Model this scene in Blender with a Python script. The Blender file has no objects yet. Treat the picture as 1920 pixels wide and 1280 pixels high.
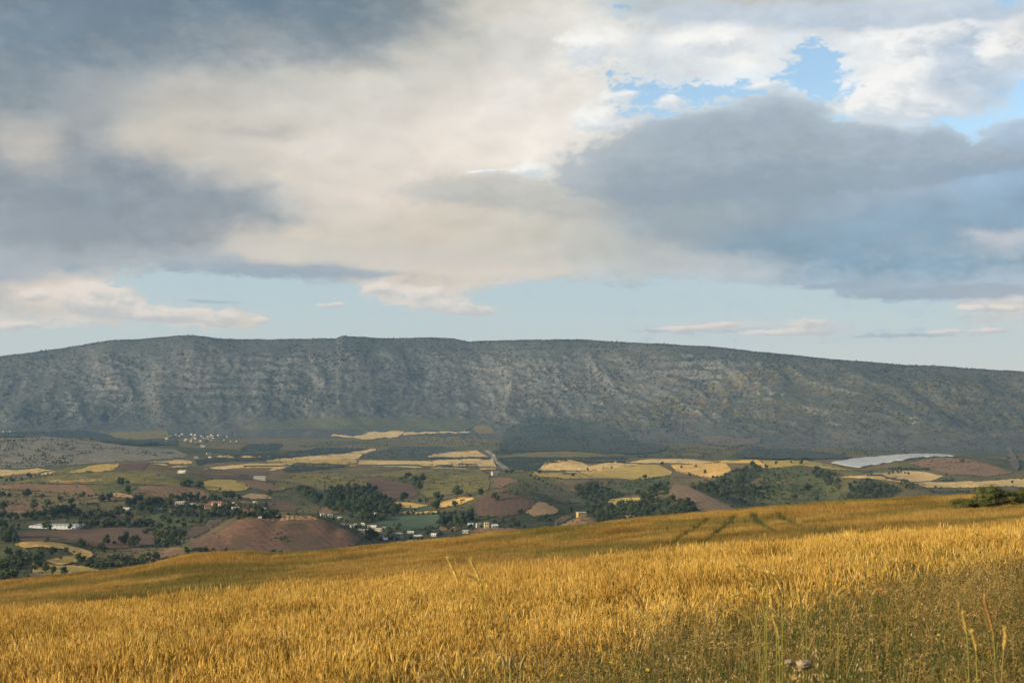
import bpy, bmesh, math, random
import numpy as np
from mathutils import Vector, Matrix
from mathutils.geometry import delaunay_2d_cdt

random.seed(7)
RNG = np.random.default_rng(11)
scene = bpy.context.scene
COL = scene.collection

# ------------------------------------------------------------------ camera
F = 2667.0            # focal length in pixels of the 1920 px wide photograph (50 mm lens)
HOR = 755.0           # eye level row of the photograph
cam_d = bpy.data.cameras.new('camera')
cam_d.sensor_width = 36.0
cam_d.lens = 36.0 * F / 1920.0
cam_d.shift_y = (HOR - 640.0) / 1920.0
cam_d.clip_start = 0.1
cam_d.clip_end = 60000.0
cam_d.dof.use_dof = True
cam_d.dof.focus_distance = 32.0
cam_d.dof.aperture_fstop = 6.3
cam = bpy.data.objects.new('camera', cam_d)
COL.objects.link(cam)
cam.location = (0, 0, 0)              # the eye is the origin, the ground lies 1.7 m below
cam.rotation_euler = (math.radians(90), 0, 0)
scene.camera = cam

# ------------------------------------------------------------------ light
SUN_AZ = math.radians(-118.0)          # measured from the view direction clockwise: from the left
SUN_EL = math.radians(15.0)
sun_d = bpy.data.lights.new('sun', 'SUN')
sun_d.energy = 5.0
sun_d.angle = math.radians(2.0)
sun_d.color = (1.0, 0.80, 0.50)
sun = bpy.data.objects.new('sun', sun_d)
COL.objects.link(sun)
sdir = Vector((math.sin(SUN_AZ) * math.cos(SUN_EL), math.cos(SUN_AZ) * math.cos(SUN_EL), math.sin(SUN_EL)))
sun.rotation_euler = sdir.to_track_quat('Z', 'Y').to_euler()
sun.location = sdir * 200

vs = scene.view_settings
vs.view_transform = 'Standard'
vs.look = 'None'
vs.exposure = 0.6
vs.gamma = 1.0
vs.use_curve_mapping = False

scene.render.engine = 'CYCLES'
cy = scene.cycles
cy.use_denoising = True
cy.denoiser = 'OPENIMAGEDENOISE'
cy.use_adaptive_sampling = True
cy.adaptive_threshold = 0.015
cy.adaptive_min_samples = 16
cy.max_bounces = 5
cy.diffuse_bounces = 3
cy.transmission_bounces = 4
cy.transparent_max_bounces = 8
cy.volume_bounces = 0


def lin(c):
    return tuple(((v / 255.0) / 12.92 if v / 255.0 <= 0.04045 else ((v / 255.0 + 0.055) / 1.055) ** 2.4) for v in c)


class NT:
    """tiny helper to write node trees"""
    def __init__(self, tree):
        self.t = tree
        self.n = tree.nodes
        self.l = tree.links

    def put(self, sock, v):
        if isinstance(v, bpy.types.NodeSocket):
            self.l.new(v, sock)
        elif v is not None:
            if sock.type == 'RGBA' and len(v) == 3:
                v = tuple(v) + (1.0,)
            sock.default_value = v

    def node(self, typ, ins=None, **props):
        nd = self.n.new(typ)
        for k, v in props.items():
            setattr(nd, k, v)
        for k, v in (ins or {}).items():
            self.put(nd.inputs[k], v)
        return nd

    def math(self, op, a=None, b=None, c=None, clamp=False):
        nd = self.n.new('ShaderNodeMath')
        nd.operation = op
        nd.use_clamp = clamp
        for i, v in enumerate((a, b, c)):
            if v is not None:
                self.put(nd.inputs[i], v)
        return nd.outputs[0]

    def vec(self, op, a=None, b=None, c=None, scale=None):
        nd = self.n.new('ShaderNodeVectorMath')
        nd.operation = op
        for i, v in enumerate((a, b, c)):
            if v is not None:
                self.put(nd.inputs[i], v)
        if scale is not None:
            self.put(nd.inputs['Scale'], scale)
        return nd.outputs['Value'] if op in ('DOT_PRODUCT', 'LENGTH') else nd.outputs[0]

    def noise(self, vec, scale, detail=4, rough=0.55, dist=0.0, dims='3D', out='Fac'):
        nd = self.node('ShaderNodeTexNoise', {'Vector': vec, 'Scale': scale, 'Detail': detail,
                                              'Roughness': rough, 'Distortion': dist}, noise_dimensions=dims)
        return nd.outputs[out]

    def ramp(self, fac, stops, interp='LINEAR'):
        nd = self.n.new('ShaderNodeValToRGB')
        nd.color_ramp.interpolation = interp
        el = nd.color_ramp.elements
        while len(el) < len(stops):
            el.new(0.5)
        for e, (p, c) in zip(el, stops):
            e.position = p
            e.color = tuple(c) + (1.0,) if len(c) == 3 else c
        self.put(nd.inputs[0], fac)
        return nd.outputs[0]

    def mix(self, fac, a, b, blend='MIX'):
        nd = self.n.new('ShaderNodeMix')
        nd.data_type = 'RGBA'
        nd.blend_type = blend
        self.put(nd.inputs[0], fac)
        for s, v in ((nd.inputs[6], a), (nd.inputs[7], b)):
            if isinstance(v, (tuple, list)) and len(v) == 3:
                v = tuple(v) + (1.0,)
            self.put(s, v)
        return nd.outputs[2]

    def fmix(self, t, a, b):
        """float mix, written without implicit conversions"""
        return self.math('MULTIPLY_ADD', t, self.math('SUBTRACT', b, a), a)

    def maprange(self, v, a, b, c=0.0, d=1.0, smooth=False):
        nd = self.n.new('ShaderNodeMapRange')
        nd.interpolation_type = 'SMOOTHSTEP' if smooth else 'LINEAR'
        self.put(nd.inputs[0], v)
        for i, x in enumerate((a, b, c, d)):
            nd.inputs[i + 1].default_value = x
        return nd.outputs[0]


# ------------------------------------------------------------------ sky
world = bpy.data.worlds.new('World')
scene.world = world
world.use_nodes = True
world.cycles.sampling_method = 'NONE'
wt = NT(world.node_tree)
wt.n.clear()

# cloud masses: bearing and elevation written as photograph columns and rows, radii, sRGB colour, cover
CLOUDS = [
    (100, 30, 120, 60, (112, 128, 142), 1), (350, 25, 140, 60, (103, 123, 139), 1), (600, 35, 130, 50, (110, 129, 142), 1),
    (770, 30, 80, 50, (130, 138, 142), 1), (930, 25, 80, 40, (196, 196, 189), 1), (1010, 50, 60, 50, (208, 208, 205), 1),
    (1135, 22, 34, 20, (185, 205, 218), .32), (1250, 35, 80, 35, (178, 184, 188), 1), (1450, 12, 130, 40, (190, 189, 182), 1),
    (1610, 28, 120, 32, (163, 174, 185), 1), (1810, 20, 110, 30, (162, 176, 190), 1), (1900, 58, 40, 20, (200, 215, 225), .12),
    (60, 120, 120, 60, (120, 135, 148), 1), (250, 110, 120, 50, (124, 137, 148), 1), (450, 100, 110, 40, (140, 148, 154), 1),
    (640, 88, 110, 30, (130, 140, 148), 1), (800, 115, 90, 50, (194, 195, 190), 1), (990, 120, 90, 60, (203, 206, 207), 1),
    (1095, 90, 60, 45, (236, 236, 232), 1), (1330, 82, 90, 36, (244, 240, 234), 1), (1230, 110, 60, 40, (205, 211, 215), 1),
    (1490, 75, 60, 30, (212, 217, 220), .9), (1535, 130, 30, 40, (205, 215, 222), .12), (1640, 110, 60, 50, (220, 222, 223), 1),
    (1740, 65, 80, 30, (244, 241, 236), 1), (1790, 130, 60, 40, (178, 191, 207), 1), (1860, 165, 50, 40, (180, 194, 210), 1),
    (1895, 108, 40, 28, (232, 229, 226), 1),
    (50, 205, 100, 50, (136, 146, 153), 1), (200, 220, 90, 45, (160, 163, 165), 1), (350, 200, 90, 40, (185, 184, 179), 1),
    (540, 180, 120, 50, (192, 193, 189), 1), (750, 210, 120, 60, (206, 205, 201), 1), (950, 210, 100, 60, (223, 221, 217), 1),
    (1075, 190, 60, 50, (229, 227, 223), 1), (1165, 160, 40, 26, (214, 220, 224), .4), (1195, 212, 46, 30, (205, 218, 226), .05),
    (1270, 190, 30, 20, (230, 231, 230), .6), (1375, 185, 80, 18, (208, 220, 228), .1), (1440, 158, 70, 18, (220, 225, 228), .62),
    (1570, 185, 30, 40, (208, 218, 225), .08), (1650, 195, 60, 46, (246, 244, 240), 1), (1745, 190, 70, 36, (204, 212, 221), 1),
    (1885, 215, 60, 24, (200, 215, 226), .05), (1640, 240, 90, 16, (208, 220, 228), .05), (1830, 245, 80, 24, (200, 215, 226), .0),
    (55, 298, 46, 36, (194, 184, 172), 1), (150, 300, 60, 40, (146, 151, 156), 1), (290, 275, 80, 36, (203, 198, 186), 1),
    (450, 290, 90, 50, (201, 198, 191), 1), (650, 300, 110, 60, (216, 212, 206), 1), (850, 275, 100, 60, (228, 221, 214), 1),
    (1000, 300, 70, 60, (240, 236, 231), 1), (1120, 245, 60, 34, (228, 227, 224), .95),
    (1300, 275, 110, 46, (150, 163, 173), 1.1), (1480, 275, 110, 44, (150, 163, 175), 1.1), (1680, 285, 110, 36, (154, 169, 184), 1.1),
    (1895, 285, 50, 26, (152, 171, 191), .9),
    (50, 370, 100, 50, (140, 148, 156), 1), (250, 370, 110, 50, (137, 146, 155), 1), (440, 395, 90, 36, (144, 151, 157), 1),
    (590, 350, 80, 50, (206, 201, 193), 1), (740, 355, 80, 40, (224, 214, 207), 1), (860, 352, 90, 26, (184, 184, 178), 1),
    (960, 385, 80, 36, (206, 199, 189), 1), (1060, 370, 70, 40, (186, 187, 183), 1), (1200, 350, 100, 60, (150, 160, 168), 1.1),
    (1450, 350, 130, 50, (148, 161, 172), 1.1), (1650, 365, 110, 40, (163, 177, 191), 1.1), (1850, 365, 90, 40, (152, 176, 200), 1),
    (60, 450, 110, 40, (150, 156, 162), 1), (250, 450, 110, 40, (149, 155, 162), 1), (395, 440, 50, 30, (156, 159, 161), 1),
    (500, 458, 70, 24, (214, 204, 190), 1), (650, 475, 110, 26, (201, 196, 185), 1), (800, 450, 100, 40, (201, 194, 183), 1),
    (1000, 450, 100, 40, (196, 194, 185), 1), (1140, 455, 80, 40, (180, 183, 180), 1), (1300, 425, 100, 36, (158, 168, 174), 1.1),
    (1480, 458, 130, 22, (134, 158, 175), 1.1), (1650, 430, 100, 30, (142, 166, 186), 1), (1850, 430, 100, 26, (138, 162, 182), 1),
    (1890, 470, 60, 16, (196, 194, 199), 1),
    (60, 502, 110, 22, (166, 171, 176), .85), (260, 505, 110, 18, (172, 177, 181), .62), (450, 508, 80, 14, (158, 167, 175), .95),
    (600, 512, 90, 14, (163, 171, 177), .9), (800, 500, 90, 24, (206, 197, 186), 1), (955, 508, 80, 20, (217, 205, 194), 1),
    (1180, 500, 120, 22, (190, 192, 190), 1), (1400, 515, 110, 18, (181, 185, 189), .85), (1600, 512, 110, 20, (136, 163, 183), 1),
    (1800, 508, 110, 24, (138, 164, 183), 1),
    (62, 553, 30, 14, (224, 210, 196), .72), (170, 556, 58, 22, (226, 215, 203), .8), (245, 585, 80, 15, (214, 206, 196), .62),
    (370, 548, 110, 16, (176, 197, 207), .1), (520, 555, 90, 20, (176, 197, 207), .12), (705, 545, 36, 14, (224, 214, 203), .7),
    (820, 560, 80, 16, (214, 208, 199), .56), (880, 582, 56, 9, (212, 206, 198), .66), (1020, 560, 90, 30, (176, 197, 207), .0),
    (1220, 565, 110, 30, (176, 197, 207), .0), (1420, 570, 110, 26, (176, 197, 207), .0), (1560, 538, 60, 9, (150, 172, 192), .8),
    (1700, 550, 90, 14, (162, 174, 189), .85), (1860, 545, 80, 14, (172, 181, 195), .85),
    (40, 615, 60, 12, (212, 207, 200), .62), (300, 602, 90, 10, (212, 206, 198), .52), (425, 600, 50, 16, (220, 208, 195), .8),
    (600, 600, 90, 18, (184, 202, 208), .2), (740, 600, 90, 16, (184, 202, 208), .2), (920, 615, 80, 20, (184, 202, 208), .05),
    (1090, 605, 90, 20, (184, 202, 208), .0), (1250, 622, 100, 10, (196, 198, 198), .7), (1350, 608, 40, 6, (222, 210, 200), .8),
    (1510, 614, 70, 12, (208, 205, 199), .66), (1700, 626, 90, 8, (190, 196, 200), .6), (1860, 620, 60, 8, (212, 206, 200), .6),
    (1880, 580, 60, 10, (214, 206, 197), .62), (1700, 595, 90, 14, (184, 202, 208), .1),
    (-100, 660, 170, 22, (205, 208, 206), .2), (150, 660, 170, 20, (200, 208, 208), .1), (500, 655, 200, 20, (196, 206, 208), .05), (900, 650, 200, 18, (196, 206, 208), .05),
    (1300, 660, 200, 20, (196, 206, 208), .1), (1600, 665, 170, 22, (200, 206, 206), .15), (1900, 670, 190, 26, (204, 208, 206), .2), (1800, 645, 120, 10, (206, 206, 202), .35),
]

geo = wt.node('ShaderNodeTexCoord')
dirv = wt.vec('NORMALIZE', geo.outputs['Generated'])
sep = wt.node('ShaderNodeSeparateXYZ', {0: dirv})
az = wt.math('ARCTAN2', sep.outputs[0], sep.outputs[1])
el = wt.math('ARCSINE', sep.outputs[2])
K = F / 100.0
q0 = wt.node('ShaderNodeCombineXYZ', {0: wt.math('MULTIPLY', az, K), 1: wt.math('MULTIPLY', el, K)}).outputs[0]
# stretched coordinates for the noise: cloud forms are wider than tall, more so near the horizon
qs = wt.vec('MULTIPLY', q0, (0.62, 1.1, 1.0))
w1 = wt.noise(qs, 0.6, 2, 0.5, out='Color')
w2 = wt.noise(qs, 1.7, 4, 0.58, out='Color')
wsc = wt.maprange(el, 0.05, 0.13, 0.22, 1.0, True)       # small low clouds are less torn
wv = wt.vec('MULTIPLY', wt.vec('SUBTRACT', w1, (.5, .5, .5)), (0.9, 0.45, 0))
wv = wt.vec('MULTIPLY_ADD', wt.vec('SUBTRACT', w2, (.5, .5, .5)), (1.25, 0.75, 0), wv)
q = wt.vec('ADD', q0, wt.vec('SCALE', wv, scale=wsc))
# the masses are summed once into rows of colour ramps, so that the sky stays cheap to look up:
# a pale broken layer behind, the grey banks in front of it
PXA, PXB = -220.0, 2140.0
ROWS = [-60, 0, 30, 60, 90, 120, 150, 180, 210, 240, 270, 305, 340, 375, 410, 440, 465, 490, 510, 530, 550, 570, 590, 610, 630, 650]
stops_px = np.linspace(PXA, PXB, 32)
DEF = lin((176, 180, 182))
DEFG = lin((140, 150, 158))
GREY = [(sum(c[4]) / 3 < (184 if c[0] > 1150 and 330 < c[1] < 530 else 160) and c[5] >= .75) for c in CLOUDS]


def cloud_at(px, py):
    C = np.zeros(3)
    CG = np.zeros(3)
    A = W = WG = 0.0
    for (cx, cy_, rx, ry, c, a), g in zip(CLOUDS, GREY):
        w = math.exp(-((px - cx) / (rx * .92)) ** 2 - ((py - cy_) / (ry * 1.0)) ** 2)
        L = np.array(lin(c))
        if not g and sum(c) / 3 > 178 and cx < 1180:
            L = L * np.array((1.06, 1.0, .93))        # the lit cloud is a little creamy
        if g:
            C += w * np.array(lin((192, 193, 190))) * .6
            A += w * .6
            CG += w * L
            WG += w
            W += w * .6
        else:
            C += w * L
            A += w * a
            W += w
    e = 0.004
    tot = (W + WG * .4) + 2 * e
    return (C + e * np.array(DEF)) / (W + e), (A + 0.75 * e) / (W + e), (CG + e * .2 * np.array(DEFG)) / (WG + e * .2), (WG + .7 * e) / tot


qx = wt.node('ShaderNodeSeparateXYZ', {0: q})
px_n = wt.math('MULTIPLY_ADD', wt.math('TANGENT', wt.math('DIVIDE', qx.outputs[0], K)), F, 960.0)
fac_x = wt.math('DIVIDE', wt.math('SUBTRACT', px_n, PXA), PXB - PXA, clamp=True)
py_n = wt.math('MULTIPLY_ADD', qx.outputs[1], -100.0, HOR)


def row_group(r, vals):
    """one row of the sky as a small node group: pale layer colour and cover, grey layer colour and cover"""
    g = bpy.data.node_groups.new('cloud_row', 'ShaderNodeTree')
    g.interface.new_socket('Fac', in_out='INPUT', socket_type='NodeSocketFloat')
    for nm, ty in (('C', 'Color'), ('A', 'Float'), ('GC', 'Color'), ('GA', 'Float')):
        g.interface.new_socket(nm, in_out='OUTPUT', socket_type='NodeSocket' + ty)
    gi, go = g.nodes.new('NodeGroupInput'), g.nodes.new('NodeGroupOutput')
    for j in (0, 2):
        nd = g.nodes.new('ShaderNodeValToRGB')
        els = nd.color_ramp.elements
        while len(els) < 32:
            els.new(0.5)
        for k, v in enumerate(vals):
            els[k].position = (stops_px[k] - PXA) / (PXB - PXA)
            els[k].color = (v[j][0], v[j][1], v[j][2], min(max(v[j + 1], 0), 1))
        g.links.new(gi.outputs[0], nd.inputs[0])
        g.links.new(nd.outputs[0], go.inputs[j])
        g.links.new(nd.outputs[1], go.inputs[j + 1])
    return g


ROW_G = [row_group(r, [cloud_at(spx, r) for spx in stops_px]) for r in ROWS]
ccol = calp = gcol = galp = None
for i, r in enumerate(ROWS):
    nd = wt.n.new('ShaderNodeGroup')
    nd.node_tree = ROW_G[i]
    wt.put(nd.inputs[0], fac_x)
    c1, a1, c2, a2 = nd.outputs[0], nd.outputs[1], nd.outputs[2], nd.outputs[3]
    if ccol is None:
        ccol, calp, gcol, galp = c1, a1, c2, a2
    else:
        t = wt.maprange(py_n, ROWS[i - 1], r, 0, 1)
        ti = wt.math('SUBTRACT', 1.0, t)
        ccol = wt.mix(t, ccol, c1)
        calp = wt.math('MULTIPLY_ADD', a1, t, wt.math('MULTIPLY', calp, ti))
        gcol = wt.mix(t, gcol, c2)
        galp = wt.math('MULTIPLY_ADD', a2, t, wt.math('MULTIPLY', galp, ti))
# outside the photograph the same kind of broken grey cloud goes on
side = wt.maprange(wt.math('ABSOLUTE', az), 0.40, 0.62, 0, 1, True)
up = wt.maprange(el, 0.30, 0.42, 0, 1, True)
out_f = wt.math('MAXIMUM', side, up)
ccol = wt.mix(out_f, ccol, DEF)
gcol = wt.mix(out_f, gcol, DEFG)
calp = wt.math('ADD', calp, wt.math('MULTIPLY', out_f, wt.math('SUBTRACT', 0.75, calp)))
galp = wt.math('ADD', galp, wt.math('MULTIPLY', out_f, wt.math('SUBTRACT', 0.45, galp)))
# billows: the same noise sampled a little towards the light gives soft relief
n_here = wt.noise(qs, 1.25, 5, 0.56, 0.25)
n_low = wt.noise(qs, 1.25, 2, 0.5, 0.25)
n_sun = wt.noise(wt.vec('ADD', qs, (-0.22, 0.20, 0)), 1.25, 2, 0.5, 0.25)
relief = wt.math('SUBTRACT', n_low, n_sun)
edge = wt.math('SUBTRACT', n_here, 0.5)
n_hi = wt.math('SUBTRACT', wt.noise(qs, 3.6, 4, 0.58, 0.3), 0.5)
n_p = wt.math('SUBTRACT', wt.noise(wt.vec('MULTIPLY', q0, (.62, 1.25, 1)), 4.6, 7, 0.62, 0.35), 0.5)
low = wt.maprange(el, 0.085, 0.115, 1.0, 0.0, True)
high = wt.math('MULTIPLY', wt.maprange(px_n, 950, 1150, 0, 1, True), wt.maprange(el, .17, .21, 0, 1, True))
torn = wt.math('MAXIMUM', low, high)                     # where the cloud is broken into small firm puffs
edge2 = wt.math('MULTIPLY_ADD', n_hi, 0.6, wt.math('MULTIPLY', edge, 0.8))
c_soft = wt.maprange(wt.math('MULTIPLY_ADD', edge2, 1.15, calp), 0.30, 0.68, 0.0, 0.985, True)
c_torn = wt.maprange(wt.math('MULTIPLY_ADD', n_p, 1.25, wt.math('MULTIPLY_ADD', edge, .5, calp)), 0.36, 0.60, 0.0, 0.985, True)
cover = wt.math('MULTIPLY_ADD', c_torn, torn, wt.math('MULTIPLY', c_soft, wt.math('SUBTRACT', 1.0, torn)))
edge2 = wt.math('MULTIPLY_ADD', wt.math('MULTIPLY', n_p, torn), 1.5, edge2)
# the banks on the left dissolve softly, those on the right have firmer edges
soft = wt.math('MAXIMUM', wt.maprange(px_n, 1080, 1480, 1.0, 0.1, True), wt.maprange(el, .100, .138, 1.0, 0.0, True))
g_in = wt.math('MULTIPLY_ADD', edge2, 0.75, galp)
gcov = wt.fmix(soft, wt.maprange(g_in, 0.34, 0.64, 0.0, 1.0, True), wt.maprange(g_in, -0.05, 1.0, 0.0, 1.0))
b_c = wt.math('MULTIPLY_ADD', relief, 0.34, wt.math('MULTIPLY_ADD', edge2, 0.24, 1.09))
# thicker grey is darker, its thin rim lets the light through
b_g = wt.math('MULTIPLY_ADD', relief, 0.4, wt.math('MULTIPLY_ADD', edge2, -0.16, 1.0))
bright = wt.fmix(gcov, b_c, b_g)
ccol = wt.mix(gcov, ccol, gcol)
cover = wt.math('MAXIMUM', cover, wt.math('MULTIPLY', gcov, 0.97))
# single clouds that stand out: groups share colours (upper side, lower side), firmness and weight
GROUPS_C = [
    # warm lit patches in the left bank
    (((206, 197, 184), (182, 178, 172)), (.10, 1.0), .5, .6, [(60, 298, 46, 34), (290, 272, 90, 28), (405, 228, 90, 18), (500, 240, 60, 14)]),
    # grey lens and cream base in the middle
    (((192, 191, 186), (178, 178, 174)), (.18, .85), .6, .65, [(860, 362, 120, 26), (960, 350, 60, 22), (1060, 385, 90, 26)]),
    (((207, 200, 189), (219, 209, 195)), (.18, .85), .6, .7, [(500, 458, 70, 20), (640, 478, 150, 20), (840, 492, 120, 20), (980, 500, 110, 16)]),
    # firm upper rim of the right bank
    (((163, 175, 185), (145, 159, 171)), (.30, .66), .75, .62, [(1300, 268, 130, 44), (1450, 270, 150, 48), (1620, 290, 150, 36), (1190, 325, 100, 40), (1800, 300, 130, 26), (1400, 330, 260, 40)]),
    # white broken clouds at the upper right
    (((246, 244, 240), (206, 213, 219)), (.22, .78), .85, .9, [(1100, 88, 60, 34), (1335, 78, 85, 27), (1255, 192, 26, 13), (1640, 200, 62, 28), (1700, 150, 80, 40), (1800, 196, 80, 20),
                                                        (1888, 102, 40, 24), (1740, 60, 90, 20), (1160, 182, 34, 14), (1120, 228, 50, 22), (1000, 316, 40, 14), (1440, 160, 44, 9), (905, 319, 28, 5)]),
    (((190, 202, 215), (178, 192, 208)), (.18, .90), .7, .75, [(1785, 140, 52, 30), (1850, 172, 50, 26), (1600, 30, 190, 18), (1800, 22, 130, 18), (1330, 22, 130, 18)]),
    # thin grey streaks under the deck
    (((160, 170, 180), (154, 165, 177)), (.22, .90), .7, .7, [(480, 506, 100, 9), (620, 513, 130, 9), (1555, 538, 80, 6), (1700, 553, 120, 10), (1850, 546, 80, 11), (145, 500, 26, 9), (335, 502, 24, 9), (385, 565, 60, 4), (1380, 620, 180, 4), (1690, 629, 120, 3.5)]),
    # small cream puffs low over the mountain
    (((236, 223, 210), (197, 194, 192)), (.26, .74), .85, .9, [(62, 553, 24, 12), (150, 556, 40, 24), (190, 548, 34, 14), (225, 578, 66, 16), (300, 596, 56, 10), (415, 598, 34, 17), (492, 600, 16, 7), (30, 610, 44, 8), (350, 588, 40, 8),
                                                           (705, 543, 30, 14), (800, 550, 44, 15), (835, 572, 50, 10), (885, 583, 44, 9), (620, 573, 28, 6), (1290, 617, 50, 6), (1358, 608, 26, 6), (1520, 606, 46, 11), (1480, 623, 100, 6), (1860, 620, 44, 6), (1850, 578, 56, 7), (1770, 622, 30, 5)]),
]
qc = wt.vec('ADD', q0, wt.vec('SCALE', wv, scale=wt.math('MULTIPLY', wsc, .45)))
edge3 = wt.math('MULTIPLY_ADD', n_p, 1.25, wt.math('MULTIPLY_ADD', n_hi, .8, wt.math('MULTIPLY', edge, .5)))
for (ctop, cbot), (lo, hi), namp, opac, blobs in GROUPS_C:
    S = T = None
    for (px, py, rx, ry) in blobs:
        u = (px - 960) / F
        a0 = math.atan(u)
        e0 = math.atan((HOR - py) / F * math.cos(a0))
        sx, sy = 100.0 / (rx * 1.15), 100.0 / (ry * 1.15)
        d = wt.vec('MULTIPLY_ADD', qc, (sx, sy, 0), (-a0 * K * sx, -e0 * K * sy, 0))
        w = wt.math('POWER', 0.3679, wt.vec('DOT_PRODUCT', d, d))
        dy = wt.vec('DOT_PRODUCT', d, (-.35, 1.0, 0))
        if S is None:
            S, T = w, wt.math('MULTIPLY', w, dy)
        else:
            T = wt.math('MULTIPLY_ADD', w, dy, T)
            S = wt.math('ADD', S, w)
    al = wt.maprange(wt.math('MULTIPLY_ADD', wt.math('MULTIPLY', edge3, wt.math('MULTIPLY', S, 4.0, clamp=True)), namp, S), lo, hi, 0, opac, True)
    hgt = wt.maprange(wt.math('MULTIPLY_ADD', edge3, 1.2, wt.math('DIVIDE', T, wt.math('ADD', S, .02))), -.7, .55, 0, 1, True)
    ccol = wt.mix(al, ccol, wt.mix(hgt, lin(cbot), lin(ctop)))
    bright = wt.fmix(al, bright, wt.math('MULTIPLY_ADD', edge3, .10, 1.0))
    cover = wt.math('MAXIMUM', cover, al)
# ground seen below the horizon stays dim
below = wt.maprange(el, -0.06, 0.0, 0.25, 1.0, True)
bright = wt.math('MULTIPLY', wt.math('MULTIPLY', bright, below), 0.69)

sky = wt.node('ShaderNodeTexSky', sky_type='NISHITA', sun_disc=False)
sky.sun_elevation = SUN_EL
sky.sun_rotation = SUN_AZ
sky.altitude = 700
sky.air_density = 1.0
sky.dust_density = 1.0
sky.ozone_density = 1.2
# everything is mixed as radiance relative to the clear sky, then scaled once
SKY_STRENGTH = 0.125
veil = wt.maprange(el, 0.10, 0.19, 0.92, 0.0, True)       # thin even veil low over the mountain
veil_c = wt.vec('SCALE', wt.ramp(wt.maprange(el, .02, .12), [(.0, lin((212, 211, 204))), (.45, lin((193, 206, 209))), (1.0, lin((176, 199, 211)))]), scale=0.67 / SKY_STRENGTH)
low_c = wt.mix(veil, sky.outputs[0], veil_c)
cloud_c = wt.vec('SCALE', ccol, scale=wt.math('DIVIDE', bright, SKY_STRENGTH))
final_c = wt.mix(cover, low_c, cloud_c)
bg = wt.node('ShaderNodeBackground', {'Color': final_c, 'Strength': SKY_STRENGTH})
wt.node('ShaderNodeOutputWorld', {'Surface': bg.outputs[0]})

# ------------------------------------------------------------------ noise, heights, rays
def _hash(ix, iy, seed):
    h = (ix.astype(np.int64) * 374761393 + iy.astype(np.int64) * 668265263 + seed * 1442695041) & 0xFFFFFFFF
    h = ((h ^ (h >> 13)) * 1274126177) & 0xFFFFFFFF
    h = h ^ (h >> 16)
    return (h & 0xFFFFFF) / float(0xFFFFFF)


def vnoise(x, y, seed=0):
    x0 = np.floor(x)
    y0 = np.floor(y)
    fx = x - x0
    fy = y - y0
    fx = fx * fx * fx * (fx * (fx * 6 - 15) + 10)
    fy = fy * fy * fy * (fy * (fy * 6 - 15) + 10)
    a = _hash(x0, y0, seed)
    b = _hash(x0 + 1, y0, seed)
    c = _hash(x0, y0 + 1, seed)
    d = _hash(x0 + 1, y0 + 1, seed)
    return (a * (1 - fx) + b * fx) * (1 - fy) + (c * (1 - fx) + d * fx) * fy


def fbm(x, y, octv=4, seed=0, gain=0.5):
    s = 0.0
    a = 1.0
    t = 0.0
    for o in range(octv):
        s = s + a * vnoise(x * 2 ** o, y * 2 ** o, seed + o * 17)
        t += a
        a *= gain
    return s / t


def sstep(a, b, x):
    t = np.clip((x - a) / (b - a), 0, 1)
    return t * t * (3 - 2 * t)


def pxu(px):
    return (np.asarray(px, float) - 960.0) / F


def pys(py):
    return (HOR - np.asarray(py, float)) / F


CREST = np.array([(-900, 1210), (-400, 1170), (0, 1137), (200, 1120), (400, 1103), (600, 1085), (800, 1066), (960, 1056), (1100, 1043),
                  (1300, 1020), (1500, 1004), (1700, 990), (1920, 975), (2300, 950), (2900, 925)], float)
SILH = np.array([(-900, 1160), (-300, 1115), (0, 1092), (100, 1083), (200, 1072), (280, 1061), (340, 1045), (400, 1038), (450, 1036), (505, 1041),
                 (560, 1038), (700, 1026), (860, 1011), (920, 1002), (1100, 986), (1180, 976), (1400, 957), (1560, 944),
                 (1700, 936), (1800, 932), (1920, 930), (2300, 915), (2900, 895)], float)
CROP = 0.93
KN = np.array([0., 14., 30., 60., 105., 150., 205., 262., 335., 470., 720., 1000.])


def near_z(u, y):
    u = np.asarray(u, float)
    y = np.asarray(y, float)
    px = 960 + F * u
    cr = pys(np.interp(px, CREST[:, 0], CREST[:, 1]))
    si = pys(np.interp(px, SILH[:, 0], SILH[:, 1]))
    z30 = 30 * cr - CROP
    Z = [np.full_like(cr, -1.70), -1.70 + (z30 + 1.70) * 14 / 30, z30, 60 * cr - CROP - 1.3, 105 * cr - CROP - 1.6, 150 * cr - 0.5,
         205 * (cr + (si - cr) * 0.52) - 0.55, 262 * si - 0.3, 335 * si - 6.5, 470 * si - 30, np.minimum(720 * si - 45, -128), np.full_like(cr, -150.)]
    n = len(KN)
    M = []
    for i in range(n):
        if i == 0:
            m = (Z[1] - Z[0]) / (KN[1] - KN[0])
        elif i == n - 1:
            m = 0 * cr
        else:
            h0, h1 = KN[i] - KN[i - 1], KN[i + 1] - KN[i]
            d0, d1 = (Z[i] - Z[i - 1]) / h0, (Z[i + 1] - Z[i]) / h1
            m = (d0 * h1 + d1 * h0) / (h0 + h1)
        M.append(m)
    out = np.zeros(np.broadcast(u, y).shape)
    yy = np.broadcast_to(y, out.shape)
    for i in range(n - 1):
        m = (yy >= KN[i]) & (yy <= KN[i + 1]) if i < n - 2 else (yy >= KN[i])
        h = KN[i + 1] - KN[i]
        t = np.clip((yy - KN[i]) / h, 0, 1)
        z = (2 * t**3 - 3 * t**2 + 1) * Z[i] + (t**3 - 2 * t**2 + t) * h * M[i] + (-2 * t**3 + 3 * t**2) * Z[i + 1] + (t**3 - t**2) * h * M[i + 1]
        out = np.where(m, z, out)
    return out


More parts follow.
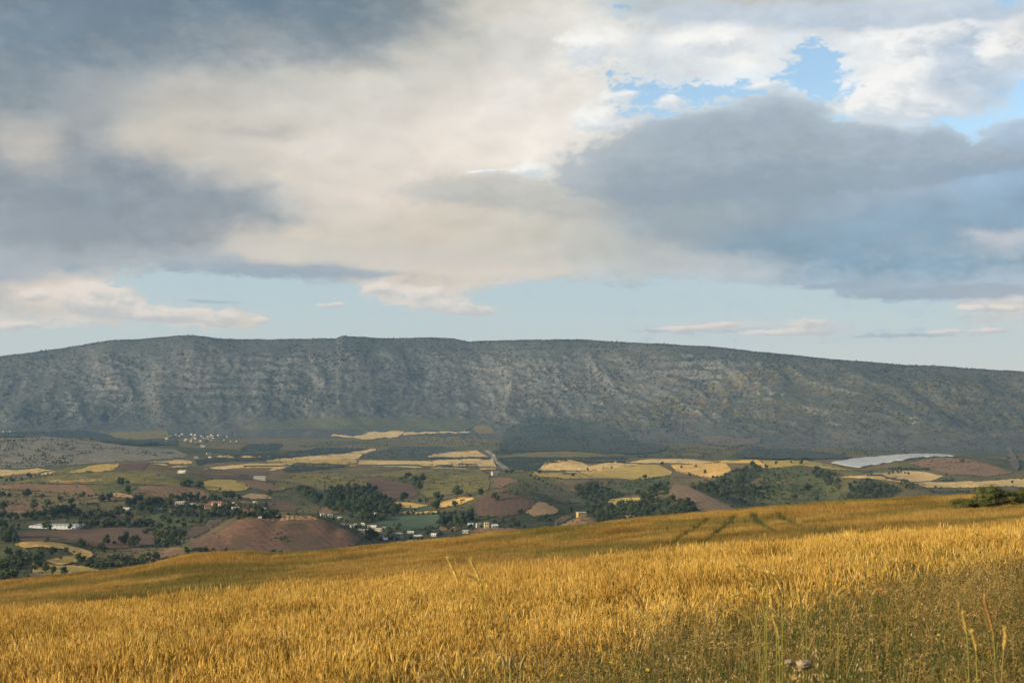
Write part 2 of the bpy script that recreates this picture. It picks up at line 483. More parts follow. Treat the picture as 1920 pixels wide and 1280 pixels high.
# hills: crest column, crest row, distance of the crest, half width in px, half depth towards and away from the eye in m, power
HILLS = [
    (475, 968, 1490, 88, 90, 100, 2.4),        # ploughed mound, in three swells
    (570, 967, 1505, 92, 95, 105, 2.4),
    (645, 997, 1470, 50, 60, 90, 2.2),
    (240, 884, 2380, 260, 330, 160, 2.6),     # striped brown hill
    (235, 868, 2820, 150, 200, 160, 2.2),     # field behind it
    (-120, 816, 3900, 430, 500, 500, 2.4),    # shrubby stone hill
    (690, 873, 2900, 300, 420, 240, 2.8),     # central green ridge
    (955, 917, 1960, 95, 200, 130, 2.2),      # dark ploughed hill
    (1098, 967, 1520, 70, 110, 110, 2.2),     # pinkish mound
    (1000, 889, 2600, 170, 360, 200, 2.4),    # slope with vines
    (1065, 861, 3250, 66, 120, 120, 2.2),     # pale dome
    (1270, 862, 3150, 190, 520, 260, 3.0),    # yellow plateau
    (1455, 862, 2850, 150, 430, 240, 2.6),    # green hill
    (1755, 851, 3350, 150, 420, 240, 2.4),    # brown hill under the plastic
    (1640, 893, 2350, 90, 240, 160, 2.2),
    (1290, 905, 2050, 90, 330, 140, 2.2),     # ploughed slope with rows
    (60, 1013, 1420, 110, 100, 80, 2.4),      # small straw hill at the left
    (1900, 897, 2700, 160, 250, 200, 2.2),
]
MT_F = np.array([(-1400, 6500), (850, 6400), (1100, 6050), (1350, 5450), (1600, 4900), (1920, 4500), (2500, 4300), (3400, 4200)], float)
MT_D = np.array([(-1400, 1700), (0, 1650), (900, 1650), (1400, 1700), (1920, 1800), (3400, 1900)], float)
RIDGE = np.array([(-1400, 760), (-700, 715), (-300, 688), (0, 668), (60, 661), (120, 653), (210, 638), (250, 637), (310, 632), (340, 630), (365, 629), (385, 632),
                  (420, 636), (490, 637), (560, 636), (630, 635), (640, 631), (660, 631), (720, 635), (800, 633), (850, 635), (880, 641),
                  (960, 638), (1090, 637), (1170, 642), (1240, 645), (1330, 650), (1420, 660), (1560, 674), (1700, 684), (1760, 686),
                  (1850, 693), (1920, 697), (2200, 714), (2800, 740), (3400, 750)], float)
PT = np.array([-9, 0, .12, .25, .4, .55, .7, .82, .92, 1.0, 1.08, 1.3, 2.2, 9])
PV = np.array([0, 0, .035, .095, .20, .38, .61, .81, .94, 1.0, 1.005, .99, .85, .8])


def hermite_tab(t, xs, vsv):
    m = np.gradient(vsv, xs)
    i = np.clip(np.searchsorted(xs, t) - 1, 0, len(xs) - 2)
    h = xs[i + 1] - xs[i]
    f = np.clip((t - xs[i]) / h, 0, 1)
    return ((2 * f**3 - 3 * f**2 + 1) * vsv[i] + (f**3 - 2 * f**2 + f) * h * m[i] * 1.0
            + (-2 * f**3 + 3 * f**2) * vsv[i + 1] + (f**3 - f**2) * h * m[i + 1])


def far_z(u, y):
    u, y = np.broadcast_arrays(np.asarray(u, float), np.asarray(y, float))
    x = u * y
    px = 960 + F * u
    base = -150 + 5.0 * (fbm(x / 420 + 9, y / 420, 3, 3) - 0.5) * sstep(900, 1500, y)
    add = np.zeros_like(x)
    for (cx, cyy, D, wpx, d0, d1, pw) in HILLS:
        h = pys(cyy) * D + 150
        hx = wpx / F * D
        dx = np.abs(x - pxu(cx) * D) / hx
        dy = np.where(y < D, (D - y) / d0, (y - D) / d1)
        r = np.exp(-(dx ** pw + dy ** pw) * 0.9)
        add = np.maximum(add, h * r) + 0.25 * np.minimum(add, h * r)
    base = base + add * 0.985
    base = base + (8.0 * (fbm(x / 130, y / 170, 3, 21) - 0.5) + 2.4 * (fbm(x / 38, y / 60, 3, 23) - 0.5)) * sstep(1000, 1300, y) * (1 - sstep(3600, 4800, y) * .7)
    # mountain
    f = np.interp(px, MT_F[:, 0], MT_F[:, 1])
    mk = y > f - 700
    if not mk.any():
        return base
    out = base.copy()
    out[mk] = mountain_z(x[mk], y[mk], px[mk], f[mk], base[mk])
    return out


def mountain_z(x, y, px, f, base):
    f = f + 260 * (fbm(px / 260 + 3, px * 0 + 2.5, 3, 5) - 0.5)
    d = np.interp(px, MT_D[:, 0], MT_D[:, 1])
    R = f + d
    zr = pys(np.interp(px, RIDGE[:, 0], RIDGE[:, 1])) * R
    t = (y - f) / d
    P = hermite_tab(np.clip(t, -8.9, 8.9), PT, PV)
    zm = -152 + (zr + 152) * P
    env = sstep(0.02, 0.35, t) * (1 - 0.93 * sstep(0.72, 0.97, t))
    wx = x + 260 * (fbm(x / 600, y / 700, 3, 31) - 0.5) + 0.3 * (y - f)
    g1 = 1 - np.abs(2 * fbm(wx / 420, y / 1300, 3, 41) - 1) * 2.0
    g2 = 1 - np.abs(2 * fbm(wx / 130, y / 420, 4, 51) - 1) * 2.0
    g3 = fbm(x / 34, zm / 16 + y / 160, 4, 61) - 0.5
    strat = np.abs(((zm + 40 * (fbm(x / 300, y / 300, 3, 71) - .5)) / 46.0) % 1.0 - 0.5) * 2
    cliff = sstep(0.32, 0.5, t) * (1 - sstep(0.8, 0.95, t)) * sstep(0.52, 0.66, fbm(x / 420 + 5, zm / 160, 3, 81))
    zm = zm + env * (24 * (g1 - 0.25) + 8 * (g2 - 0.3) + 11 * g3) + cliff * (strat - 0.5) * 9 * (1 - 0.5 * g3)
    # low spurs on the apron
    zm = zm + sstep(-0.05, 0.15, t) * (1 - sstep(0.3, 0.55, t)) * 14 * (fbm(x / 260, y / 300, 4, 91) - 0.45)
    # little bumps along the ridge
    zm = zm + sstep(0.8, 1.0, t) * 7 * (fbm(x / 60, y / 60, 3, 95) - 0.5)
    k = sstep(-0.25, 0.02, t)
    return np.where(t > -0.25, base * (1 - k) + np.maximum(zm, base * (1 - k) - 200 * k) * k, base)


def ground_z(u, y):
    u, y = np.broadcast_arrays(np.asarray(u, float), np.asarray(y, float))
    k = sstep(640, 960, y)
    out = np.zeros(u.shape)
    a = y < 960
    b = y > 640
    if a.any():
        out[a] += (near_z(u[a], y[a])) * (1 - k[a])
    if b.any():
        out[b] += far_z(u[b], y[b]) * k[b]
    return out


YS_FAR = np.exp(np.linspace(math.log(700), math.log(9400), 900))
YS_NEAR = np.exp(np.linspace(math.log(3), math.log(420), 700))
PXG = np.arange(-260, 2181, 4.0)
_G = {}


def hits(px, py, near=False):
    """first meeting of the sight lines through these points of the photograph with the land"""
    px = np.atleast_1d(np.asarray(px, float))
    py = np.atleast_1d(np.asarray(py, float))
    ys = YS_NEAR if near else YS_FAR
    if near not in _G:
        U_, Y_ = np.meshgrid(pxu(PXG), ys, indexing='ij')
        _G[near] = (near_z(U_, Y_) if near else ground_z(U_, Y_))
    G = _G[near]
    out = np.full((len(px), 3), np.nan)
    CH = 2000
    for a in range(0, len(px), CH):
        p_ = np.clip((px[a:a + CH] - PXG[0]) / 4.0, 0, len(PXG) - 1.001)
        i0 = p_.astype(int)
        fr = (p_ - i0)[:, None]
        g = G[i0] * (1 - fr) + G[i0 + 1] * fr
        u = pxu(px[a:a + CH])
        s = pys(py[a:a + CH])
        dlt = g - s[:, None] * ys[None, :]
        ok = dlt >= 0
        i = ok.argmax(1)
        has = ok.any(1)
        i = np.maximum(i, 1)
        r = np.arange(len(u))
        d1, d0 = dlt[r, i], dlt[r, i - 1]
        t = np.clip(-d0 / np.where(np.abs(d1 - d0) < 1e-9, 1e-9, d1 - d0), 0, 1)
        yy = ys[i - 1] + (ys[i] - ys[i - 1]) * t
        o = np.stack([u * yy, yy, s * yy], 1)
        o[~has] = np.nan
        out[a:a + CH] = o
    return out


def zat(x, y):
    return ground_z(np.asarray(x) / np.asarray(y), np.asarray(y))


# ------------------------------------------------------------------ mesh and object helpers
def new_mesh(name, V, Fc, mats=(), smooth=True):
    """V (n,3); Fc (m,k) array of equal polygons or a list of lists"""
    me = bpy.data.meshes.new(name)
    V = np.asarray(V, np.float32)
    if isinstance(Fc, np.ndarray):
        m, k = Fc.shape
        me.vertices.add(len(V))
        me.vertices.foreach_set('co', V.ravel())
        me.loops.add(m * k)
        me.loops.foreach_set('vertex_index', Fc.astype(np.int32).ravel())
        me.polygons.add(m)
        me.polygons.foreach_set('loop_start', np.arange(0, m * k, k, dtype=np.int32))
        me.polygons.foreach_set('loop_total', np.full(m, k, dtype=np.int32))
        me.update(calc_edges=True)
    else:
        me.from_pydata([tuple(map(float, v)) for v in V], [], [tuple(int(i) for i in f) for f in Fc])
        me.update()
    me.validate()
    for mt in mats:
        me.materials.append(mt)
    if smooth and len(me.polygons):
        me.polygons.foreach_set('use_smooth', np.ones(len(me.polygons), dtype=bool))
    return me


def obj(name, me, parent=None, loc=None, rot=None, scale=None):
    o = bpy.data.objects.new(name, me)
    COL.objects.link(o)
    if parent is not None:
        o.parent = parent
    if loc is not None:
        o.location = loc
    if rot is not None:
        o.rotation_euler = rot
    if scale is not None:
        o.scale = scale if hasattr(scale, '__len__') else (scale,) * 3
    return o


def tag(o, label=None, cat=None, group=None, kind=None):
    if label:
        o['label'] = label
    if cat:
        o['category'] = cat
    if group:
        o['group'] = group
    if kind:
        o['kind'] = kind
    return o


def grid_faces(nx, ny):
    i, j = np.meshgrid(np.arange(nx - 1), np.arange(ny - 1))
    a = (j * nx + i).ravel()
    return np.stack([a, a + 1, a + nx + 1, a + nx], 1)


class MB:
    """collects pieces of one mesh"""
    def __init__(self):
        self.v = []
        self.f = []
        self.mi = []

    def add(self, V, Fc, mi=0):
        o = len(self.v)
        self.v.extend([tuple(p) for p in V])
        for f in Fc:
            self.f.append(tuple(i + o for i in f))
            self.mi.append(mi)

    def box(self, x0, x1, y0, y1, z0, z1, mi=0):
        self.add([(x0, y0, z0), (x1, y0, z0), (x1, y1, z0), (x0, y1, z0), (x0, y0, z1), (x1, y0, z1), (x1, y1, z1), (x0, y1, z1)],
                 [(0, 3, 2, 1), (4, 5, 6, 7), (0, 1, 5, 4), (1, 2, 6, 5), (2, 3, 7, 6), (3, 0, 4, 7)], mi)

    def tube(self, pts, radii, n=6, mi=0, cap=True):
        pts = [Vector(p) for p in pts]
        V = []
        for k, p in enumerate(pts):
            d = (pts[min(k + 1, len(pts) - 1)] - pts[max(k - 1, 0)]).normalized()
            a = d.orthogonal().normalized() if abs(d.z) < .95 else Vector((1, 0, 0)).cross(d).normalized()
            b = d.cross(a)
            for i in range(n):
                an = 2 * math.pi * i / n
                V.append(p + (a * math.cos(an) + b * math.sin(an)) * radii[k])
        Fc = []
        for k in range(len(pts) - 1):
            for i in range(n):
                j = (i + 1) % n
                Fc.append((k * n + i, k * n + j, (k + 1) * n + j, (k + 1) * n + i))
        if cap:
            Fc.append(tuple(range(n))[::-1])
            Fc.append(tuple((len(pts) - 1) * n + i for i in range(n)))
        self.add(V, Fc, mi)

    def ribbon(self, pts, widths, side, mi=0):
        V = []
        for p, w in zip(pts, widths):
            p = Vector(p)
            V += [p - side * w * .5, p + side * w * .5]
        self.add(V, [(2 * k, 2 * k + 1, 2 * k + 3, 2 * k + 2) for k in range(len(pts) - 1)], mi)

    def mesh(self, name, mats, smooth=False):
        me = bpy.data.meshes.new(name)
        me.from_pydata([tuple(map(float, p)) for p in self.v], [], self.f)
        for m in mats:
            me.materials.append(m)
        if len(set(self.mi)) > 1:
            me.polygons.foreach_set('material_index', self.mi)
        if smooth:
            me.polygons.foreach_set('use_smooth', [True] * len(me.polygons))
        me.update()
        return me


def scatter(name, P, rot, scl, idx, protos, kind='stuff'):
    """one object that repeats small prototypes over many points (only for what nobody could count)"""
    me = bpy.data.meshes.new(name)
    me.vertices.add(len(P))
    me.vertices.foreach_set('co', np.asarray(P, np.float32).ravel())
    a = me.attributes.new('rot', 'FLOAT_VECTOR', 'POINT')
    a.data.foreach_set('vector', np.asarray(rot, np.float32).ravel())
    a = me.attributes.new('scl', 'FLOAT_VECTOR', 'POINT')
    scl = np.asarray(scl, np.float32)
    if scl.ndim == 1:
        scl = np.repeat(scl[:, None], 3, 1)
    a.data.foreach_set('vector', scl.ravel())
    a = me.attributes.new('idx', 'INT', 'POINT')
    a.data.foreach_set('value', np.asarray(idx, np.int32))
    me.update()
    o = obj(name, me)
    c = bpy.data.collections.new(name + '_forms')
    for k, pm in enumerate(protos):
        c.objects.link(bpy.data.objects.new('%s_form_%02d' % (name, k), pm))
    ng = bpy.data.node_groups.new(name + '_scatter', 'GeometryNodeTree')
    ng.interface.new_socket('Geometry', in_out='INPUT', socket_type='NodeSocketGeometry')
    ng.interface.new_socket('Geometry', in_out='OUTPUT', socket_type='NodeSocketGeometry')
    n, l = ng.nodes, ng.links
    gi = n.new('NodeGroupInput')
    go = n.new('NodeGroupOutput')
    ci = n.new('GeometryNodeCollectionInfo')
    ci.inputs['Collection'].default_value = c
    ci.inputs['Separate Children'].default_value = True
    ci.inputs['Reset Children'].default_value = True
    ip = n.new('GeometryNodeInstanceOnPoints')
    ip.inputs['Pick Instance'].default_value = True

    def na(nm, ty):
        x = n.new('GeometryNodeInputNamedAttribute')
        x.data_type = ty
        x.inputs['Name'].default_value = nm
        return [s for s in x.outputs if s.enabled and s.name == 'Attribute'][0]
    l.new(gi.outputs[0], ip.inputs['Points'])
    l.new(ci.outputs[0], ip.inputs['Instance'])
    l.new(na('idx', 'INT'), ip.inputs['Instance Index'])
    l.new(na('rot', 'FLOAT_VECTOR'), ip.inputs['Rotation'])
    l.new(na('scl', 'FLOAT_VECTOR'), ip.inputs['Scale'])
    l.new(ip.outputs[0], go.inputs[0])
    md = o.modifiers.new('scatter', 'NODES')
    md.node_group = ng
    o['kind'] = kind
    return o


# ------------------------------------------------------------------ materials
def mat(name):
    m = bpy.data.materials.new(name)
    m.use_nodes = True
    t = NT(m.node_tree)
    t.n.clear()
    return m, t


def finish(t, col, rough=0.9, bump=None, bstr=0.3, bdist=1.0, trans=0.0, spec=0.2, normal=None):
    nrm = normal
    if bump is not None:
        nrm = t.node('ShaderNodeBump', {'Height': bump, 'Strength': bstr, 'Distance': bdist}).outputs[0]
    ins = {'Base Color': col, 'Roughness': rough, 'Specular IOR Level': spec}
    if nrm is not None:
        ins['Normal'] = nrm
    b = t.node('ShaderNodeBsdfPrincipled', ins)
    out = b.outputs[0]
    if trans > 0:
        tr = t.node('ShaderNodeBsdfTranslucent', {'Color': col})
        out = t.node('ShaderNodeMixShader', {0: trans, 1: out, 2: tr.outputs[0]}).outputs[0]
    t.node('ShaderNodeOutputMaterial', {'Surface': out})


def pos(t):
    return t.node('ShaderNodeNewGeometry').outputs['Position']


def noisy_mat(name, cols, scale, detail=5, rough=0.9, stretch=(1, 1, 1), spots=None, rows=None, trans=0, bstr=0.4, bdist=1.0):
    """base colour drawn through noise over the ground; rows=(angle deg, spacing m, colour, strength); spots=(scale, colour, thr)"""
    m, t = mat(name)
    p = t.vec('MULTIPLY', pos(t), stretch)
    n = t.noise(p, scale, detail, 0.6)
    k = len(cols)
    lo, hi = 0.30, 0.70
    col = t.ramp(n, [(lo + (hi - lo) * i / max(1, k - 1), c) for i, c in enumerate(cols)])
    fine = t.noise(p, scale * 9, 3, 0.6)
    col = t.mix(1.0, col, t.ramp(fine, [(0.25, (.62, .62, .62)), (.75, (1.32, 1.32, 1.32))]), 'MULTIPLY')
    if spots:
        sn = t.noise(pos(t), spots[0], 3, 0.55)
        col = t.mix(t.maprange(sn, spots[2], spots[2] + 0.07, 0, spots[3] if len(spots) > 3 else 0.85, True), col, spots[1])
    if rows:
        an = math.radians(rows[0])
        wob = t.noise(pos(t), 0.012, 2, 0.5)
        ph = t.math('ADD', t.math('MULTIPLY', t.vec('DOT_PRODUCT', pos(t), (math.cos(an), math.sin(an), 0)), 2 * math.pi / rows[1]), t.math('MULTIPLY', wob, 9.0))
        sv = t.math('MULTIPLY_ADD', t.math('SINE', ph), 0.5, 0.5)
        brk = t.maprange(t.noise(pos(t), 0.05, 3, 0.6), 0.3, 0.6, 0.3, 1.0)
        col = t.mix(t.math('MULTIPLY', t.math('MULTIPLY', t.maprange(sv, 0.35, 0.8), rows[3]), brk), col, rows[2])
    finish(t, col, rough, bump=fine, bstr=bstr, bdist=bdist, trans=trans)
    return m


M = {}
M['straw'] = noisy_mat('straw_field', [(0.4600, 0.3105, 0.1323), (0.5750, 0.4025, 0.1725), (0.6670, 0.4830, 0.2300)], 0.012, stretch=(1, .35, 1), spots=(.012, (.34, .27, .11), .54, .6), rows=(25, 16, (.36, .25, .11), .4))
M['straw_warm'] = noisy_mat('warm_straw_field', [(0.4620, 0.2750, 0.0770), (0.5720, 0.3630, 0.1100), (0.6380, 0.4400, 0.1650)], 0.016, spots=(.02, (.25, .21, .065), .56, .6), rows=(60, 13, (.34, .21, .06), .4))
M['stubble'] = noisy_mat('stubble_field', [(0.3060, 0.1980, 0.0900), (0.3960, 0.2520, 0.1260), (0.3240, 0.2340, 0.1080)], 0.02)
M['olive'] = noisy_mat('olive_meadow', [(0.1026, 0.0964, 0.0246), (0.1711, 0.1388, 0.0376), (0.0855, 0.0883, 0.0246)], 0.012, spots=(.05, (.05, .06, .024), .53, .75))
M['yellowgreen'] = noisy_mat('ripening_field', [(0.3146, 0.2413, 0.0625), (0.3932, 0.2816, 0.0750), (0.2696, 0.2212, 0.0583)], 0.012)
M['green'] = noisy_mat('green_pasture', [(0.0532, 0.0703, 0.0246), (0.0822, 0.0908, 0.0281), (0.1063, 0.1033, 0.0316)], 0.010, spots=(.05, (.04, .055, .025), .58, .7))
M['deepgreen'] = noisy_mat('green_crop', [(.042, .075, .042), (.055, .09, .048)], 0.006)
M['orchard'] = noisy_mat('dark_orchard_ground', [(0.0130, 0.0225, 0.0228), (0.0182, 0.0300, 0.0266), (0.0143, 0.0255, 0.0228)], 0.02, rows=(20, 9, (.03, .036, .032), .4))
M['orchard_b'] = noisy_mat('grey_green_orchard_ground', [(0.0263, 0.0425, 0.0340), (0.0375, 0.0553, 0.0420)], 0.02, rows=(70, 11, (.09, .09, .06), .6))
M['plough'] = noisy_mat('ploughed_earth', [(0.0855, 0.0504, 0.0342), (0.1125, 0.0666, 0.0432), (0.1395, 0.0855, 0.0540)], 0.015, rows=(65, 7.5, (.062, .043, .028), .4))
M['plough_b'] = noisy_mat('dark_ploughed_earth', [(.08, .050, .038), (.105, .064, .046), (.09, .058, .042)], 0.02, rows=(0, 8, (.055, .038, .028), .35))
M['plough_c'] = noisy_mat('vine_rows_on_red_earth', [(.15, .098, .066), (.19, .125, .085)], 0.02, rows=(4, 8, (.09, .075, .05), .7))
M['pink'] = noisy_mat('dry_reddish_earth', [(0.1464, 0.0878, 0.0498), (0.1980, 0.1213, 0.0683), (0.1205, 0.0736, 0.0402)], 0.02, spots=(.06, (.10, .08, .04), .6, .6))
M['mound'] = noisy_mat('mound_earth', [(0.1150, 0.0639, 0.0441), (0.1550, 0.0876, 0.0588), (0.1200, 0.0721, 0.0483)], 0.02, rows=(38, 8.5, (.060, .042, .029), .25), spots=(.018, (.075, .058, .036), .50, .7))
M['vine'] = noisy_mat('vineyard_ground', [(0.0750, 0.0750, 0.0375), (0.1050, 0.0900, 0.0450)], 0.02, rows=(30, 7, (.035, .05, .025), .75))
M['scrubby'] = noisy_mat('scrub_slope', [(0.1073, 0.0924, 0.0372), (0.1650, 0.1217, 0.0578), (0.0825, 0.0799, 0.0330)], 0.018, spots=(.07, (.055, .06, .028), .56, .75))
M['path'] = noisy_mat('pale_dirt_track', [(.36, .29, .20), (.44, .36, .26)], 0.05)
M['asphalt'] = noisy_mat('grey_road', [(.19, .17, .15), (.25, .22, .19)], 0.05)
M['redscar'] = noisy_mat('red_bare_rock', [(.16, .105, .08), (.115, .092, .08), (.19, .125, .095)], 0.03, spots=(.04, (.075, .072, .06), .47, .9))
M['apron'] = noisy_mat('green_mountain_foot', [(0.0600, 0.0722, 0.0432), (0.0880, 0.0912, 0.0540), (0.0720, 0.0798, 0.0468)], 0.006, spots=(.03, (.05, .065, .04), .6, .5))
M['greystone'] = noisy_mat('stony_hill', [(0.1445, 0.1318, 0.1020), (0.1870, 0.1700, 0.1360), (0.1190, 0.1148, 0.0850)], 0.015, spots=(.08, (.26, .25, .22), .62, .6))
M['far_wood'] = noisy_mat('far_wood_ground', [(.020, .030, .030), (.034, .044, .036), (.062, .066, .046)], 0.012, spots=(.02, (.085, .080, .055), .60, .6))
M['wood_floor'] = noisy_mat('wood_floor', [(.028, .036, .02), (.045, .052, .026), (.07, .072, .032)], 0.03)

# the valley between the fields
m, t = mat('valley_land')
p = pos(t)
n1 = t.noise(p, 0.0032, 4, 0.55)
n2 = t.noise(p, 0.016, 5, 0.62)
col = t.ramp(n1, [(.32, (.038, .047, .021)), (.45, (.080, .078, .030)), (.56, (.135, .104, .045)), (.66, (.10, .064, .038))])
col = t.mix(t.maprange(n2, .5, .68, 0, .8, True), col, (.045, .052, .022))
col = t.mix(t.maprange(t.noise(p, 0.05, 4, .6), .56, .70, 0, .6, True), col, (.03, .037, .018))
finish(t, col, .95, bump=t.noise(p, .12, 4, .6), bstr=.4, bdist=1.5)
M['valley'] = m

# limestone mountain; the cloud shadow on it is put into its dark, bluish colours
m, t = mat('limestone_mountain')
p = pos(t)
gn = t.node('ShaderNodeNewGeometry')
nz = t.node('ShaderNodeSeparateXYZ', {0: gn.outputs['Normal']}).outputs[2]
pz = t.node('ShaderNodeSeparateXYZ', {0: p}).outputs[2]
ps = t.vec('MULTIPLY', p, (1.0, .5, 1.5))
big = t.noise(ps, 0.0030, 5, 0.6, 0.6)
med = t.noise(ps, 0.013, 6, 0.65, 0.4)
fine = t.noise(t.vec('MULTIPLY', p, (1, .4, 1.4)), 0.05, 5, 0.7)
rock = t.ramp(med, [(.28, (.070, .077, .086)), (.48, (.114, .117, .122)), (.7, (.190, .186, .180))])
scrub = t.ramp(big, [(.3, (.042, .049, .050)), (.5, (.067, .072, .066)), (.68, (.104, .098, .084))])
steep = t.maprange(t.math('ADD', nz, t.math('MULTIPLY', t.math('SUBTRACT', med, .5), .5)), .80, .93, 1, 0, True)
col = t.mix(steep, scrub, rock)
col = t.mix(t.maprange(fine, .47, .62, 0, .78, True), col, (.026, .034, .038))
col = t.mix(t.math('MULTIPLY', t.maprange(t.noise(t.vec('MULTIPLY', p, (1, .2, .35)), 0.012, 5, .6), .60, .70, 0, .55, True), t.maprange(pz, -140, 200, 1, 0)), col, (.16, .115, .085))
st = t.noise(t.node('ShaderNodeCombineXYZ', {0: t.math('MULTIPLY', t.node('ShaderNodeSeparateXYZ', {0: p}).outputs[0], .0025), 1: 0.0, 2: t.math('MULTIPLY', pz, .045)}).outputs[0], 1.0, 3, .6)
col = t.mix(t.maprange(st, .4, .7, 0, .22), col, t.mix(.5, col, (.19, .18, .17)))
finish(t, col, .95, bump=t.math('ADD', fine, t.math('MULTIPLY', med, 2.0)), bstr=.5, bdist=5.0)
M['mountain'] = m

# ground under the crops on the near slope
m, t = mat('near_slope_earth')
p = pos(t)
n = t.noise(p, .05, 5, .6)
col = t.ramp(n, [(.3, (.11, .085, .03)), (.5, (.17, .12, .042)), (.7, (.21, .145, .05))])
col = t.mix(t.maprange(t.noise(p, 1.7, 4, .6), .45, .65, 0, .8, True), col, (.06, .055, .02))
finish(t, col, .95, bump=t.noise(p, 6, 4, .6), bstr=.5, bdist=.1)
M['slope'] = m

# ------------------------------------------------------------------ the land
px_v = np.concatenate([np.linspace(-1000, -120, 90), np.linspace(-110, 2030, 540), np.linspace(2040, 2900, 90)])
y_v = np.exp(np.linspace(math.log(640), math.log(6600), 330))
U, Y = np.meshgrid(pxu(px_v), y_v)
Z = ground_z(U, Y)
V = np.stack([U * Y, Y, Z], -1).reshape(-1, 3)
o = obj('valley', new_mesh('valley', V, grid_faces(len(px_v), len(y_v)), [M['valley']]))
tag(o, 'broad valley floor with low hills below the mountain', kind='structure')

px_m = np.concatenate([np.linspace(-1000, -100, 110), np.linspace(-98, 2020, 1010), np.linspace(2025, 2900, 100)])
tt = np.concatenate([np.linspace(-0.24, 0, 14)[:-1], np.linspace(0, 1.12, 205), np.linspace(1.16, 2.0, 12)])
U, T = np.meshgrid(pxu(px_m), tt)
fm = np.interp(px_m, MT_F[:, 0], MT_F[:, 1]) + 260 * (fbm(px_m / 260 + 3, px_m * 0 + 2.5, 3, 5) - 0.5)
dm = np.interp(px_m, MT_D[:, 0], MT_D[:, 1])
Y = fm[None, :] + T * dm[None, :]
Z = far_z(U, Y)
Z = Z + 0.8 - 2.6 * sstep(-0.12, -0.24, T)
V = np.stack([U * Y, Y, Z], -1).reshape(-1, 3)
o = obj('mountain', new_mesh('mountain', V, grid_faces(len(px_m), len(tt)), [M['mountain']]))
tag(o, 'long grey limestone mountain closing the valley', kind='structure')

px_n = np.linspace(-1100, 3000, 420)
y_n = np.concatenate([np.linspace(0.6, 40, 120)[:-1], np.exp(np.linspace(math.log(40), math.log(940), 150))])
U, Y = np.meshgrid(pxu(px_n), y_n)
X = U * Y
Z = near_z(U, Y) + 0.05 * (fbm(X / .9, Y / .9, 3, 7) - .5) * sstep(0, 3, Y)
Z = Z - 3.0 * sstep(640, 940, Y)
V = np.stack([X, Y, Z], -1).reshape(-1, 3)
o = obj('near_slope', new_mesh('near_slope', V, grid_faces(len(px_n), len(y_n)), [M['slope']]))
tag(o, 'near hillside that carries the wheat', kind='structure')

gx, gy = np.meshgrid(np.linspace(-90, 90, 37), np.linspace(-60, 40, 21))
gz = -1.95 - 0.085 * np.maximum(gy, -8) + 0.07 * np.clip(gx, -60, 60) - 0.004 * np.maximum(-gy, 0)
gz = gz - 0.5 * sstep(8, 40, gy)
o = obj('ground', new_mesh('ground', np.stack([gx, gy, gz], -1).reshape(-1, 3), grid_faces(37, 21), [M['slope']]))
tag(o, 'hillside around and behind the viewer', kind='structure')

# ------------------------------------------------------------------ fields laid over the valley
def field(name, poly, material, lift=0.7, label=None, step=(9, 3), jit=0.9, kind='structure', ratio=1.10, relief=None):
    pts = []
    n = len(poly)
    for i in range(n):
        a, b = poly[i], poly[(i + 1) % n]
        k = max(1, int(math.hypot(b[0] - a[0], (b[1] - a[1]) * 2) / 7))
        for j in range(k):
            f = j / k
            jj = jit if j else 0
            qx_, qy_ = a[0] + (b[0] - a[0]) * f, a[1] + (b[1] - a[1]) * f
            wob = float(fbm(np.array([qx_ / 17.0]), np.array([qy_ / 7.0]), 2, 77)[0]) - .5
            pts.append((qx_ + random.uniform(-jj, jj) + 5 * wob, qy_ + random.uniform(-jj, jj) * .4 + 2.4 * wob))
    nb = len(pts)
    xs = [p[0] for p in poly]
    ys = [p[1] for p in poly]
    inner = []
    yy = min(ys) + step[1] * .5
    while yy < max(ys):
        xx = min(xs) + step[0] * .5
        while xx < max(xs):
            c = False
            for i in range(nb):
                x1, y1 = pts[i]
                x2, y2 = pts[(i + 1) % nb]
                if (y1 > yy) != (y2 > yy) and xx < (x2 - x1) * (yy - y1) / (y2 - y1) + x1:
                    c = not c
            if c:
                inner.append((xx + random.uniform(-.5, .5), yy + random.uniform(-.3, .3)))
            xx += step[0]
        yy += step[1]
    allp = [Vector((p[0] * .35, p[1])) for p in pts + inner]
    vo, eo, fo, _, _, _ = delaunay_2d_cdt(allp, [], [list(range(nb))], 1, 1e-4)
    P = np.array([(v.x / .35, v.y) for v in vo])
    W = hits(P[:, 0], P[:, 1])
    good = ~np.isnan(W[:, 0])
    W2 = np.where(good[:, None], W, 0)
    faces = []
    for f in fo:
        f = list(f)
        if all(good[i] for i in f):
            d = W2[f, 1]
            if d.max() / d.min() < ratio:
                faces.append(f)
    W2[:, 2] += lift
    if relief is not None:
        W2[:, 2] += relief(W2)
    me = new_mesh(name, W2, faces, [material])
    # look upward
    nn = np.zeros(len(me.polygons) * 3, np.float32)
    me.polygons.foreach_get('normal', nn)
    if len(nn) and nn.reshape(-1, 3)[:, 2].mean() < 0:
        me.flip_normals()
    bm = bmesh.new()
    bm.from_mesh(me)
    loose = [v for v in bm.verts if not v.link_faces]
    bmesh.ops.delete(bm, geom=loose, context='VERTS')
    bm.to_mesh(me)
    bm.free()
    o = obj(name, me)
    tag(o, label, kind=kind)
    return o


